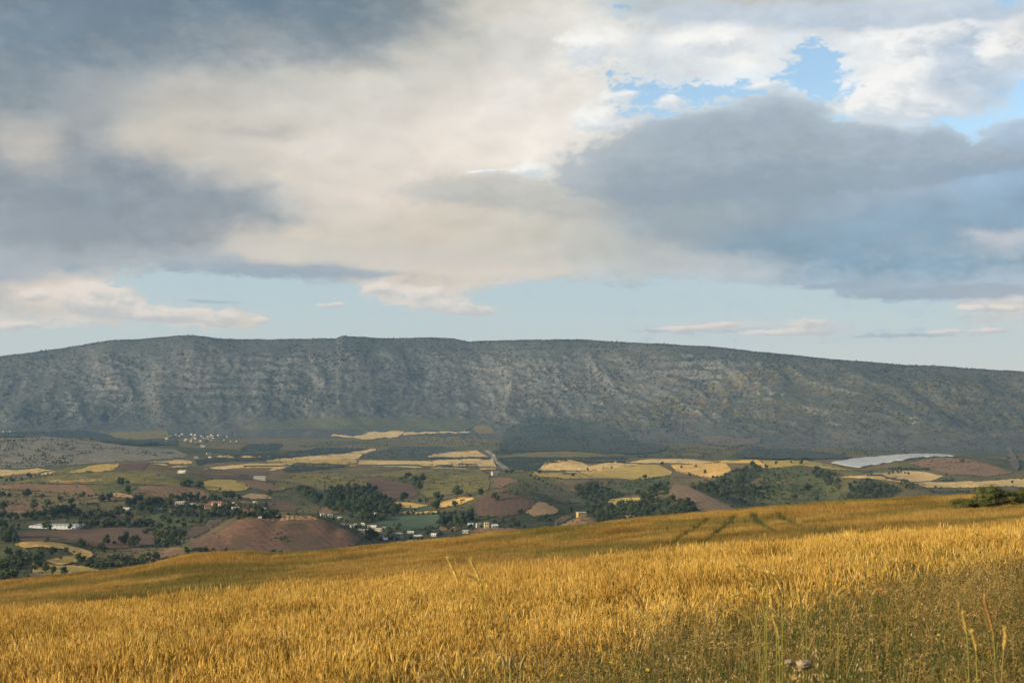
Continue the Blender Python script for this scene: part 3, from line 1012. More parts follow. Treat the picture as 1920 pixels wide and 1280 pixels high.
FIELDS = [
    # far plain, back to front
    ('orchard', 'orchard', [(0, 812), (60, 808), (110, 812), (75, 815), (40, 819), (0, 820)], 'dark far orchard at the left foot of the mountain'),
    ('orchard', 'orchard', [(80, 817), (105, 807), (165, 808), (200, 815), (215, 823), (270, 826), (330, 826), (330, 834), (260, 836), (180, 827), (120, 820)], 'long dark orchard strip before the far village'),
    ('pasture', 'apron', [(440, 800), (560, 786), (700, 783), (860, 785), (890, 797), (870, 808), (700, 808), (560, 806), (470, 806)], 'green pasture along the mountain foot'),
    ('pasture', 'olive', [(200, 812), (310, 806), (320, 822), (260, 825), (218, 822)], 'dry pasture above the dark orchard strip'),
    ('wheat_field', 'straw', [(619, 818), (625, 814), (656, 818), (662, 819), (690, 811), (757, 809), (760, 812), (745, 819), (700, 824), (680, 824), (660, 821)], 'straw coloured field at the mountain foot'),
    ('wheat_field', 'straw', [(760, 812), (805, 810), (880, 809), (880, 811), (800, 813), (755, 817)], 'thin straw strip right of the far field'),
    ('scrubland', 'scrubby', [(745, 822), (800, 814), (900, 815), (915, 828), (900, 838), (840, 838), (800, 832)], 'shrubby ground above the orchard'),
    ('orchard', 'orchard', [(450, 840), (470, 832), (530, 832), (530, 838), (520, 845), (450, 846)], 'small dark orchard right of the far village'),
    ('orchard', 'orchard', [(420, 850), (530, 849), (600, 840), (690, 841), (640, 850), (570, 856), (500, 863), (400, 867), (370, 873), (365, 862), (400, 859)], 'dark orchard belt across the plain'),
    ('wheat_field', 'straw', [(405, 856), (415, 853), (480, 854), (515, 856), (480, 858), (410, 858)], 'narrow straw strip among the orchards'),
    ('wheat_field', 'straw', [(490, 864), (560, 857), (640, 851), (705, 841), (704, 845), (680, 852), (672, 860), (630, 862), (540, 866)], 'long straw field slanting across the plain'),
    ('field_margin', 'yellowgreen', [(490, 866), (560, 861), (668, 861), (670, 872), (655, 873), (640, 870), (560, 868)], 'grassy margin below the long straw field'),
    ('wheat_field', 'straw', [(380, 880), (410, 874), (470, 869), (555, 868), (545, 872), (520, 883), (505, 882), (512, 877), (470, 876), (420, 880)], 'forked straw field left of the dark plot'),
    ('orchard', 'orchard', [(530, 884), (556, 868), (600, 868), (652, 872), (640, 876), (570, 884), (540, 886)], 'dark green plot behind the white house'),
    ('ploughed_field', 'plough_b', [(375, 893), (378, 882), (420, 882), (505, 884), (500, 892), (470, 898), (400, 897)], 'bare grey brown field left of the white house'),
    ('orchard', 'orchard_b', [(672, 860), (690, 848), (740, 838), (800, 836), (840, 838), (860, 844), (800, 856), (800, 863), (740, 863)], 'grey green orchard of planted rows'),
    ('wheat_field', 'straw', [(670, 870), (675, 863), (808, 864), (812, 874), (830, 877), (870, 877), (880, 874), (880, 880), (800, 877), (700, 874)], 'straw field below the planted rows'),
    ('wheat_field', 'straw', [(800, 857), (812, 851), (865, 846), (895, 844), (915, 856), (860, 857)], 'upper straw field by the road'),
    ('orchard', 'orchard', [(800, 858), (870, 857), (920, 857), (918, 860), (840, 862), (808, 862)], 'dark strip between the straw fields by the road'),
    ('wheat_field', 'straw', [(808, 866), (840, 860), (922, 858), (932, 879), (900, 880), (897, 876), (830, 875), (812, 874)], 'lower straw field by the road'),
    ('orchard', 'orchard', [(825, 873), (850, 870), (894, 869), (896, 877), (850, 877)], 'short dark hedge plot in the straw field'),
    ('pasture', 'green', [(850, 838), (915, 832), (912, 842), (870, 846), (850, 844)], 'green patch at the head of the road'),
    ('orchard', 'orchard', [(922, 845), (960, 840), (1010, 842), (1002, 848), (960, 851), (925, 851)], 'dark plot right of the road, far one'),
    ('pasture', 'olive', [(930, 856), (990, 847), (1060, 846), (1150, 850), (1180, 853), (1100, 857), (1000, 857)], 'olive coloured strip between the dark plots'),
    ('orchard', 'orchard', [(930, 858), (1000, 857), (1100, 857), (1180, 858), (1170, 868), (1110, 868), (1070, 864), (1030, 868), (1008, 882), (962, 881)], 'large dark orchard right of the road'),
    ('wheat_field', 'straw', [(1008, 881), (1022, 869), (1042, 863), (1064, 861), (1090, 866), (1104, 873), (1130, 872), (1126, 882), (1070, 882)], 'pale domed straw field right of the orchard'),
    ('wheat_field', 'straw', [(1104, 873), (1140, 868), (1200, 870), (1170, 876), (1120, 882)], 'straw strip between the dome and the plateau'),
    ('road', 'asphalt', [(908, 845), (916, 843), (926, 852), (935, 866), (958, 881), (944, 882), (928, 866), (918, 854)], 'grey road running up the plain'),
    ('wheat_field', 'straw', [(0, 880), (30, 882), (70, 878), (108, 884), (90, 889), (40, 888), (0, 893)], 'straw field at the left edge'),
    ('meadow', 'green', [(70, 878), (150, 870), (180, 868), (150, 880), (122, 888), (108, 884)], 'green strip on the left hill crest'),
    ('wheat_field', 'yellowgreen', [(120, 888), (165, 874), (225, 866), (222, 873), (205, 884), (160, 886)], 'yellow green field on the left hill'),
    ('ploughed_field', 'plough_b', [(206, 884), (222, 874), (226, 865), (248, 864), (280, 869), (265, 884)], 'square of dark bare earth on the left hill'),
    ('wheat_field', 'straw', [(268, 867), (300, 865), (340, 862), (362, 866), (360, 869), (310, 873), (285, 870)], 'straw strip left of the orchard belt'),
    ('wheat_field', 'straw', [(310, 877), (335, 873), (355, 874), (340, 877)], 'short straw strip above the small house'),
    ('stony_ground', 'greystone', [(0, 822), (80, 819), (180, 828), (262, 838), (330, 842), (355, 856), (300, 862), (220, 866), (150, 870), (60, 876), (0, 877)], 'grey stony hill with shrubs at the left'),
    # left hill with stripes
    ('hill_field', 'olive', [(0, 905), (60, 898), (100, 891), (200, 885), (270, 886), (310, 892), (335, 900), (360, 912), (300, 910), (220, 906), (110, 908), (40, 906)], 'olive striped hill top at the left'),
    ('hill_field', 'stubble', [(80, 901), (110, 900), (190, 897), (200, 901), (110, 905), (90, 904)], 'pale strip across the striped hill'),
    ('hill_field', 'pink', [(0, 910), (60, 907), (160, 910), (172, 915), (180, 929), (130, 926), (60, 920), (0, 917)], 'reddish field on the flank of the striped hill'),
    ('hill_field', 'pink', [(262, 912), (330, 910), (375, 918), (402, 928), (385, 940), (340, 938), (280, 930), (262, 922)], 'reddish brown flank behind the upper village'),
    ('hill_field', 'scrubby', [(0, 918), (70, 922), (185, 930), (195, 940), (150, 950), (60, 950), (0, 945)], 'shrubby brown slope at the left'),
    ('pasture', 'green', [(182, 905), (225, 902), (258, 914), (240, 924), (192, 926)], 'green hollow below the two trees'),
    ('bare_earth', 'pink', [(0, 938), (40, 936), (70, 948), (95, 956), (60, 962), (12, 964), (0, 960)], 'reddish patch by the left edge'),
    ('bare_earth', 'stubble', [(193, 927), (225, 924), (260, 932), (262, 937), (215, 930)], 'pale strip below the single tree'),
    ('meadow', 'yellowgreen', [(375, 906), (400, 898), (440, 900), (470, 912), (460, 920), (420, 922), (390, 918)], 'yellow green meadow below the bare field'),
    ('hill_field', 'pink', [(440, 904), (480, 900), (515, 908), (530, 920), (505, 922), (470, 914)], 'brown field under the white house'),
    ('hill_field', 'olive', [(505, 908), (560, 890), (640, 888), (690, 900), (690, 912), (640, 916), (600, 922), (560, 912), (530, 918)], 'speckled olive hillside behind the wood'),
    ('hill_field', 'stubble', [(450, 930), (470, 925), (500, 928), (512, 934), (470, 936)], 'dry strip above the upper village'),
    ('ploughed_field', 'plough', [(500, 940), (520, 935), (550, 945), (568, 952), (545, 960), (510, 956)], 'small ploughed field right of the upper village'),
    ('ploughed_field', 'plough', [(678, 897), (700, 892), (712, 896), (740, 902), (775, 910), (785, 925), (770, 934), (725, 936), (712, 925), (695, 910)], 'red ploughed field before the heart shaped trees'),
    ('hill_field', 'olive', [(690, 892), (760, 880), (900, 880), (918, 892), (916, 925), (850, 926), (800, 934), (788, 924), (795, 905), (750, 895)], 'olive green flank right of the ploughed field'),
    ('wheat_field', 'straw_warm', [(720, 946), (745, 940), (775, 944), (805, 948), (788, 952), (755, 952)], 'small straw strip behind the green crop'),
    ('wheat_field', 'straw_warm', [(822, 950), (830, 940), (858, 933), (885, 932), (890, 937), (865, 944), (840, 951)], 'straw leaf shaped field by the round trees'),
    ('crop_field', 'deepgreen', [(755, 952), (800, 952), (806, 958), (758, 960)], 'narrow green crop strip'),
    ('crop_field', 'deepgreen', [(702, 970), (760, 966), (825, 965), (828, 978), (818, 990), (760, 995), (735, 990), (700, 978)], 'dark green crop field beside the lower village'),
    ('wheat_field', 'straw_warm', [(752, 962), (765, 958), (818, 958), (820, 961), (770, 964)], 'thin straw strip above the green crop'),
    ('bare_earth', 'pink', [(595, 960), (610, 952), (640, 950), (655, 956), (640, 962), (605, 964)], 'bare patch above the lower village'),
    ('bare_earth', 'pink', [(822, 994), (824, 988), (860, 984), (864, 990), (850, 998)], 'red earth beside the lower village'),
    # ploughed hills in the middle
    ('ploughed_field', 'plough_b', [(890, 945), (905, 930), (950, 922), (1000, 938), (1005, 948), (980, 962), (940, 970), (895, 968)], 'dark ploughed hill behind the cream house'),
    ('stubble_field', 'stubble', [(985, 962), (1003, 946), (1010, 940), (1030, 945), (1052, 958), (1040, 964), (1000, 968)], 'straw slope beside the dark ploughed hill'),
    ('orchard', 'vine', [(936, 925), (960, 906), (985, 902), (1040, 912), (1085, 925), (1100, 940), (1060, 945), (1000, 936)], 'vineyard slope of dark rows'),
    ('hill_field', 'pink', [(926, 896), (955, 895), (972, 902), (950, 910), (935, 920), (926, 912)], 'reddish square below the small white house'),
    ('pasture', 'green', [(925, 886), (990, 882), (1010, 892), (1050, 912), (980, 900), (940, 894)], 'green slope right of the small white house'),
    ('hill_field', 'scrubby', [(1010, 893), (1040, 898), (1120, 900), (1180, 902), (1160, 912), (1100, 915), (1060, 908)], 'dry scrub below the yellow plateau'),
    ('bare_earth', 'pink', [(1040, 975), (1060, 966), (1100, 966), (1135, 975), (1150, 984), (1100, 992), (1040, 988)], 'pinkish mound below the yellow house'),
    ('bare_earth', 'pink', [(880, 996), (900, 990), (950, 990), (1000, 994), (960, 1002), (880, 1004)], 'reddish bank just beyond the wheat'),
    ('wheat_field', 'yellowgreen', [(960, 882), (1010, 884), (1080, 884), (1110, 896), (1060, 897), (1010, 893)], 'straw field in front of the pale dome'),
    ('wheat_field', 'yellowgreen', [(1085, 884), (1130, 880), (1180, 872), (1235, 871), (1260, 884), (1258, 890), (1200, 899), (1110, 896)], 'olive yellow field of the plateau'),
    ('wheat_field', 'straw', [(1178, 868), (1200, 862), (1260, 859), (1300, 862), (1340, 866), (1300, 870), (1240, 868)], 'straw field on the plateau edge'),
    ('wheat_field', 'straw_warm', [(1258, 872), (1300, 870), (1360, 866), (1372, 880), (1368, 892), (1330, 896), (1268, 884)], 'golden field with single trees on the plateau'),
    ('wheat_field', 'straw_warm', [(1330, 864), (1420, 862), (1434, 870), (1432, 877), (1415, 868), (1360, 868)], 'golden strip along the plateau crest'),
    ('hill_field', 'yellowgreen', [(1430, 864), (1520, 863), (1560, 872), (1600, 882), (1560, 880), (1500, 872), (1440, 878)], 'dry crest of the green hill'),
    ('pasture', 'green', [(1440, 880), (1500, 873), (1530, 892), (1575, 920), (1580, 940), (1500, 945), (1430, 950), (1390, 945), (1420, 920)], 'green flank of the hill right of the plateau'),
    ('bare_earth', 'pink', [(1432, 906), (1470, 898), (1500, 906), (1480, 908), (1450, 909)], 'bare strip across the green hill'),
    ('ploughed_field', 'plough_c', [(1248, 920), (1265, 908), (1290, 912), (1340, 935), (1380, 955), (1330, 962), (1300, 960), (1275, 945)], 'reddish field of planted rows between the woods'),
    ('wheat_field', 'yellowgreen', [(1135, 940), (1150, 933), (1200, 933), (1202, 945), (1150, 946)], 'small yellow clearing in the wood'),
    ('pasture', 'green', [(1100, 905), (1190, 900), (1255, 893), (1250, 915), (1210, 925), (1150, 925), (1120, 915)], 'dull green slope above the wood'),
    ('wheat_field', 'straw', [(1575, 895), (1640, 888), (1690, 882), (1730, 884), (1770, 893), (1745, 902), (1700, 905), (1640, 898)], 'contoured straw field below the brown hill'),
    ('wheat_field', 'straw', [(1705, 905), (1750, 904), (1850, 902), (1920, 897), (1990, 898), (1990, 918), (1890, 912), (1800, 914), (1740, 914)], 'straw field behind the roadside bush'),
    ('hill_field', 'pink', [(1700, 868), (1760, 857), (1810, 860), (1860, 872), (1900, 886), (1850, 893), (1780, 890), (1745, 880)], 'brown hill beside the plastic greenhouses'),
    ('hill_field', 'olive', [(1560, 884), (1600, 880), (1640, 884), (1680, 880), (1650, 888), (1590, 893)], 'olive saddle below the plastic greenhouses'),
    # lower left
    ('ploughed_field', 'plough', [(30, 1000), (60, 996), (180, 992), (190, 988), (290, 990), (290, 1020), (260, 1026), (200, 1030), (150, 1020), (100, 1016), (40, 1015)], 'brown ploughed field before the white greenhouse'),
    ('wheat_field', 'straw_warm', [(26, 1022), (40, 1016), (75, 1014), (110, 1018), (150, 1028), (170, 1034), (174, 1042), (165, 1050), (140, 1056), (110, 1060), (85, 1052), (110, 1045), (140, 1040), (120, 1030), (80, 1026), (45, 1028)], 'curved golden field at the lower left'),
    ('pasture', 'green', [(0, 1022), (28, 1022), (50, 1030), (60, 1045), (45, 1066), (0, 1070)], 'green pasture at the left edge'),
    ('wheat_field', 'yellowgreen', [(62, 1056), (120, 1060), (150, 1060), (190, 1070), (180, 1080), (120, 1084), (60, 1074)], 'yellow green field behind the near slope'),
    ('bare_earth', 'pink', [(55, 1076), (75, 1071), (95, 1078), (110, 1082), (60, 1088)], 'small reddish bank by the left trees'),
    ('bare_earth', 'pink', [(280, 1040), (300, 1028), (335, 1026), (360, 1034), (320, 1044), (290, 1050)], 'pale bank left of the mound'),
    ('ploughed_field', 'plough_b', [(350, 1000), (365, 985), (385, 988), (410, 1005), (430, 1030), (400, 1036), (360, 1030)], 'dark furrowed strip left of the mound'),
    ('hill_field', 'scrubby', [(170, 1036), (215, 1030), (290, 1028), (300, 1045), (240, 1060), (190, 1055)], 'bushy brown ground behind the near slope'),
    ('pasture', 'green', [(255, 965), (300, 960), (395, 966), (380, 985), (310, 990), (260, 982)], 'green plot with a row of round trees'),
    ('mound_face', 'mound', [(385, 985), (410, 971), (450, 966), (480, 972), (520, 967), (570, 967), (615, 978), (650, 995), (678, 1012), (655, 1028), (560, 1040), (480, 1040), (430, 1034), (400, 1005)], 'furrowed reddish mound rising before the villages'),
    ('mound_crest', 'stubble', [(480, 973), (520, 966), (575, 967), (600, 973), (560, 975), (510, 977)], 'dry grass crest of the mound'),
    # ground under the woods
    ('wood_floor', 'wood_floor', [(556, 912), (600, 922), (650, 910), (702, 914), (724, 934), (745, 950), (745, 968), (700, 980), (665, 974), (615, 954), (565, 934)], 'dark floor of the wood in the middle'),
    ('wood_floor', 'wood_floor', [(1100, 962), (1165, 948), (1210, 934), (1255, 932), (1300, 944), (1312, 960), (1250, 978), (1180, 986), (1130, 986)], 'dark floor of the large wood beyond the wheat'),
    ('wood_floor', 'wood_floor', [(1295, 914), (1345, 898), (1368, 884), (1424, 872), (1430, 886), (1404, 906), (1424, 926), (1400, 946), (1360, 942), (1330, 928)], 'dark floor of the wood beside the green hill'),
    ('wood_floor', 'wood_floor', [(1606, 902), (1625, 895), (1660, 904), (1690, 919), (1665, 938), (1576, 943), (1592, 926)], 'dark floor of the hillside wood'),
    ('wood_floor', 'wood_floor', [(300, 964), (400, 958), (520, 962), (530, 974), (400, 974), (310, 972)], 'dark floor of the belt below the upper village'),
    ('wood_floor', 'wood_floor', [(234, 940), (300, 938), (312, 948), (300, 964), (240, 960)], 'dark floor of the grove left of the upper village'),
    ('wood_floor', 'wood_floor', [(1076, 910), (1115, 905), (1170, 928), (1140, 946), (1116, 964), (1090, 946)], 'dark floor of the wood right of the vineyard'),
    ('far_wood', 'far_wood', [(935, 842), (945, 815), (965, 796), (1005, 782), (1060, 786), (1110, 792), (1165, 806), (1180, 822), (1255, 838), (1230, 850), (1150, 852), (1060, 845), (985, 846)], 'dark wood at the middle of the mountain foot'),
    ('far_wood', 'far_wood', [(1380, 850), (1420, 838), (1480, 842), (1560, 850), (1600, 858), (1540, 862), (1450, 861), (1390, 860)], 'dark wood behind the crest of the green hill'),
    # mountain
    ('rock_scar', 'redscar', [(969, 732), (976, 729), (979, 744), (973, 751), (968, 744)], 'tan streak high in the middle of the mountain'),
    ('rock_scar', 'redscar', [(1353, 756), (1362, 742), (1366, 752), (1354, 776), (1345, 780)], 'tan gully streak on the right half of the mountain'),
    ('rock_scar', 'redscar', [(1447, 770), (1454, 768), (1456, 790), (1446, 793)], 'narrow tan streak right of the gully streak'),
    ('rock_scar', 'redscar', [(1110, 742), (1130, 740), (1146, 744), (1128, 747)], 'short tan ledge below the middle cliffs'),
    ('rock_scar', 'redscar', [(1886, 836), (1894, 838), (1905, 855), (1912, 872), (1906, 884), (1896, 876), (1888, 856)], 'orange rock scar on the mountain at the right edge'),
    ('rock_scar', 'redscar', [(1310, 822), (1340, 817), (1380, 822), (1430, 822), (1420, 832), (1370, 838), (1325, 834)], 'red rock slope at the mountain foot'),
    ('scrubland', 'scrubby', [(885, 803), (900, 796), (922, 802), (930, 814), (900, 814)], 'reddish slope left of the far wood'),
]
import time
_t0 = time.time()
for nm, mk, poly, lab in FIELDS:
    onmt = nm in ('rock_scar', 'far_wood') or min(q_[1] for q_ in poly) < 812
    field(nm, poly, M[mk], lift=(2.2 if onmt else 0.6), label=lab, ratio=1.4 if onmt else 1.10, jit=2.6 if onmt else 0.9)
print('fields', time.time() - _t0)

# ------------------------------------------------------------------ foliage and trees
def leaf_mat(name, c0, c1, trans=.25):
    m, t = mat(name)
    oi = t.node('ShaderNodeObjectInfo')
    n = t.noise(t.node('ShaderNodeTexCoord').outputs['Object'], 3.0, 3, .6)
    f = t.math('ADD', t.math('MULTIPLY', oi.outputs['Random'], .55), t.math('MULTIPLY', n, .45))
    finish(t, t.ramp(f, [(.15, c0), (.8, c1)]), .75, trans=trans)
    return m


M['leaf'] = leaf_mat('tree_foliage', (.022, .040, .022), (.070, .090, .034))
M['leaf_olive'] = leaf_mat('bush_foliage', (.075, .090, .030), (.15, .14, .048))
M['scrub'] = leaf_mat('mountain_scrub_foliage', (.018, .026, .022), (.038, .048, .036))
m, t = mat('bark')
finish(t, t.ramp(t.noise(pos(t), 3, 4, .6), [(.3, (.05, .038, .026)), (.7, (.11, .085, .06))]), .95)
M['bark'] = m


def crown_mesh(name, seed, width=1.0, base=.05, lumps=9, leaves=420, tall=1.0, leafsize=.075, mats=None, core=True):
    """crown about one unit tall: a heap of lumps whose skins carry leaf clumps, with gaps between"""
    r = random.Random(seed)
    mb = MB()
    cs = []
    for k in range(lumps):
        a = r.uniform(0, 6.283)
        h = r.uniform(0, 1)
        rad = (math.sin(math.pi * (0.15 + 0.75 * h)) ** .7) * width * .34 * math.sqrt(r.uniform(.1, 1))
        cs.append((Vector((rad * math.cos(a), rad * math.sin(a), base + .16 + h * (.84 - base - .22))), r.uniform(.13, .21) * (width ** .5)))
    for c, R in cs:
        if core:
            # a small dark inner body, uneven
            n1, n2 = 6, 4
            V = []
            for j in range(1, n2):
                for i in range(n1):
                    th, ph = math.pi * j / n2, 2 * math.pi * i / n1
                    q_ = R * .72 * r.uniform(.75, 1.15)
                    V.append(c + Vector((q_ * math.sin(th) * math.cos(ph), q_ * math.sin(th) * math.sin(ph), q_ * .85 * math.cos(th))))
            V.append(c + Vector((0, 0, R * .6)))
            V.append(c - Vector((0, 0, R * .6)))
            Fc = []
            for j in range(n2 - 2):
                for i in range(n1):
                    Fc.append((j * n1 + i, (j + 1) * n1 + i, (j + 1) * n1 + (i + 1) % n1, j * n1 + (i + 1) % n1))
            for i in range(n1):
                Fc.append((len(V) - 2, i, (i + 1) % n1))
                Fc.append((len(V) - 1, (n2 - 2) * n1 + (i + 1) % n1, (n2 - 2) * n1 + i))
            mb.add(V, Fc)
    for k in range(leaves):
        c, R = cs[r.randrange(len(cs))]
        d = Vector((r.gauss(0, 1), r.gauss(0, 1), r.gauss(.15, 1))).normalized()
        p = c + d * R * r.uniform(.55, 1.18)
        p.z = max(p.z, base)
        nrm = (d + Vector((r.gauss(0, .5), r.gauss(0, .5), r.gauss(0, .5)))).normalized()
        a = nrm.orthogonal().normalized()
        a.rotate(Matrix.Rotation(r.uniform(0, 6.28), 3, nrm))
        b = nrm.cross(a)
        s1, s2 = leafsize * r.uniform(.5, 1.2), leafsize * r.uniform(.4, .8)
        mb.add([p - a * s1, p - b * s2 * .8, p + a * s1, p + b * s2], [(0, 1, 2, 3)])
    for i, p in enumerate(mb.v):
        mb.v[i] = (p[0], p[1], base + (p[2] - base) * tall)
    return mb.mesh(name, mats or [M['leaf']])


def trunk_mesh(name, seed, top=.42):
    r = random.Random(seed)
    mb = MB()
    x, y = r.uniform(-.03, .03), r.uniform(-.03, .03)
    mb.tube([(0, 0, -.06), (x * .4, y * .4, .14), (x, y, top)], [.040, .030, .018], 6)
    for k in range(3):
        a = k * 2.1 + r.uniform(-.4, .4)
        e = (x + .22 * math.cos(a), y + .22 * math.sin(a), top + .18 + r.uniform(-.05, .1))
        mb.tube([(x * .7, y * .7, top * .62), ((x + e[0]) * .5, (y + e[1]) * .5, top * .8 + .03), e], [.018, .013, .006], 5)
    return mb.mesh(name, [M['bark']], True)


CROWNS = [crown_mesh('crown_%d' % k, 100 + k, width=w, lumps=l, leaves=430) for k, (w, l) in
          enumerate([(1.0, 10), (1.15, 12), (.9, 9), (1.25, 13), (1.0, 11), (.8, 9)])]
CROWNS_TALL = [crown_mesh('crown_tall_%d' % k, 140 + k, width=.55, lumps=10, leaves=400, base=.1) for k in range(2)]
TRUNKS = [trunk_mesh('trunk_%d' % k, 200 + k) for k in range(3)]

_tr = random.Random(5)


def tree(px, py, w, h=None, label=None, group=None, cat='tree', name='tree'):
    W = hits([px], [py])[0]
    if np.isnan(W[0]):
        return None
    h = h or w * 1.02
    k = W[1] / F
    hw, hh = w * k * 1.25, h * k * 1.15
    tall = hh > 1.5 * hw
    me = _tr.choice(CROWNS_TALL) if tall else _tr.choice(CROWNS)
    rt = bpy.data.objects.new(name, None)
    COL.objects.link(rt)
    rt.location = (W[0], W[1], W[2] - .1)
    rt.rotation_euler = (0, 0, _tr.uniform(0, 6.28))
    sx = hw * _tr.uniform(.92, 1.12) / (.62 if tall else .98)
    rt.scale = (sx, sx, hh * _tr.uniform(.94, 1.1))
    tag(rt, label, cat, group)
    obj('crown', me, rt)
    obj('trunk', _tr.choice(TRUNKS), rt)
    return rt


def inside(x, y, poly):
    c = False
    n = len(poly)
    for i in range(n):
        x1, y1 = poly[i]
        x2, y2 = poly[(i + 1) % n]
        if (y1 > y) != (y2 > y) and x < (x2 - x1) * (y - y1) / (y2 - y1) + x1:
            c = not c
    return c


def fill(poly, n, w, mind=.62):
    """spread n tree spots over a traced outline, none too close to another"""
    xs = [p[0] for p in poly]
    ys = [p[1] for p in poly]
    out = []
    tries = 0
    while len(out) < n and tries < 6000:
        tries += 1
        x, y = _tr.uniform(min(xs), max(xs)), _tr.uniform(min(ys), max(ys))
        if inside(x, y, poly) and all(((x - a) / 1.0) ** 2 + ((y - b) * 2.0) ** 2 > (w * mind) ** 2 for a, b, _ in out):
            out.append((x, y, w * _tr.uniform(.75, 1.2)))
    return sorted(out, key=lambda q_: q_[1])


# single trees, each told apart by what it stands beside
SINGLE = [
    (89, 995, 18, 'round dark tree before the front wall of the white greenhouse'),
    (132, 992, 11, 'smaller tree before the right end of the white greenhouse'),
    (89, 1014, 7, 'little bush on the crest of the curved golden field'),
    (275, 1001, 12, 'lone round tree in the brown ploughed field'),
    (294, 1049, 14, 'round tree on the pale bank left of the mound'),
    (349, 1036, 12, 'dark bush on the pale bank left of the mound'),
    (62, 955, 18, 'broad round tree on the reddish patch at the left'),
    (90, 952, 16, 'low wide tree right of the reddish patch at the left'),
    (6, 957, 14, 'tall oval tree touching the left edge above the hedge', 20),
    (133, 948, 12, 'upright tree on the shrubby brown slope at the left', 15),
    (50, 932, 15, 'round bush on the reddish flank of the striped hill'),
    (240, 925, 15, 'single tree below the pair on the striped hill'),
    (412, 919, 5, 'tiny tree on the meadow below the bare field'),
    (504, 930, 12, 'round tree above the small ploughed field'),
    (821, 938, 16, 'round tree right of the small straw strip'),
    (818, 956, 20, 'big dark tree between the two straw fields'),
    (859, 930, 18, 'round tree above the leaf shaped straw field'),
    (852, 951, 12, 'tree on the lower edge of the leaf shaped straw field'),
    (757, 939, 16, 'round tree under the red ploughed field'),
    (928, 939, 16, 'tree on the left shoulder of the dark ploughed hill'),
    (975, 965, 11, 'tree at the foot of the straw slope'),
    (961, 978, 11, 'tree below the dark ploughed hill'),
    (901, 929, 12, 'bush right of the leaf shaped straw field'),
    (1012, 888, 7, 'round tree on the straw field before the pale dome'),
    (1074, 893, 6, 'small bush at the lower edge of the straw field'),
    (1102, 882, 5, 'small tree where the dome meets the plateau'),
    (1147, 878, 4, 'tiny tree on the straw strip of the plateau'),
    (1241, 871, 7, 'dark tree on the crest of the olive yellow field'),
    (1278, 878, 6, 'left one of three trees on the golden plateau field'),
    (1305, 876, 5, 'smallest of three trees on the golden plateau field'),
    (1322, 888, 8, 'right and largest of three trees on the golden plateau field'),
    (1252, 910, 8, 'round tree at the tip of the planted rows field'),
    (1298, 945, 7, 'lone tree in the reddish field of planted rows'),
    (1293, 893, 7, 'bush under the golden plateau field'),
    (1209, 899, 10, 'dark tree at the lower rim of the plateau'),
    (1455, 870, 6, 'left tree on the crest of the green hill'),
    (1483, 868, 5, 'middle tree on the crest of the green hill'),
    (1503, 870, 8, 'right and broadest tree on the crest of the green hill'),
    (1516, 920, 13, 'low broad tree on the green flank'),
    (1594, 920, 8, 'tall narrow tree at the left end of the hillside wood', 15),
    (1775, 892, 5, 'small tree above the clump in the contoured field'),
    (1898, 906, 6, 'tree on the straw field behind the roadside bush'),
    (1804, 867, 8, 'bush on top of the brown hill'),
]
for e in SINGLE:
    tree(e[0], e[1], e[2], e[4] if len(e) > 4 else None, e[3], cat='tree')

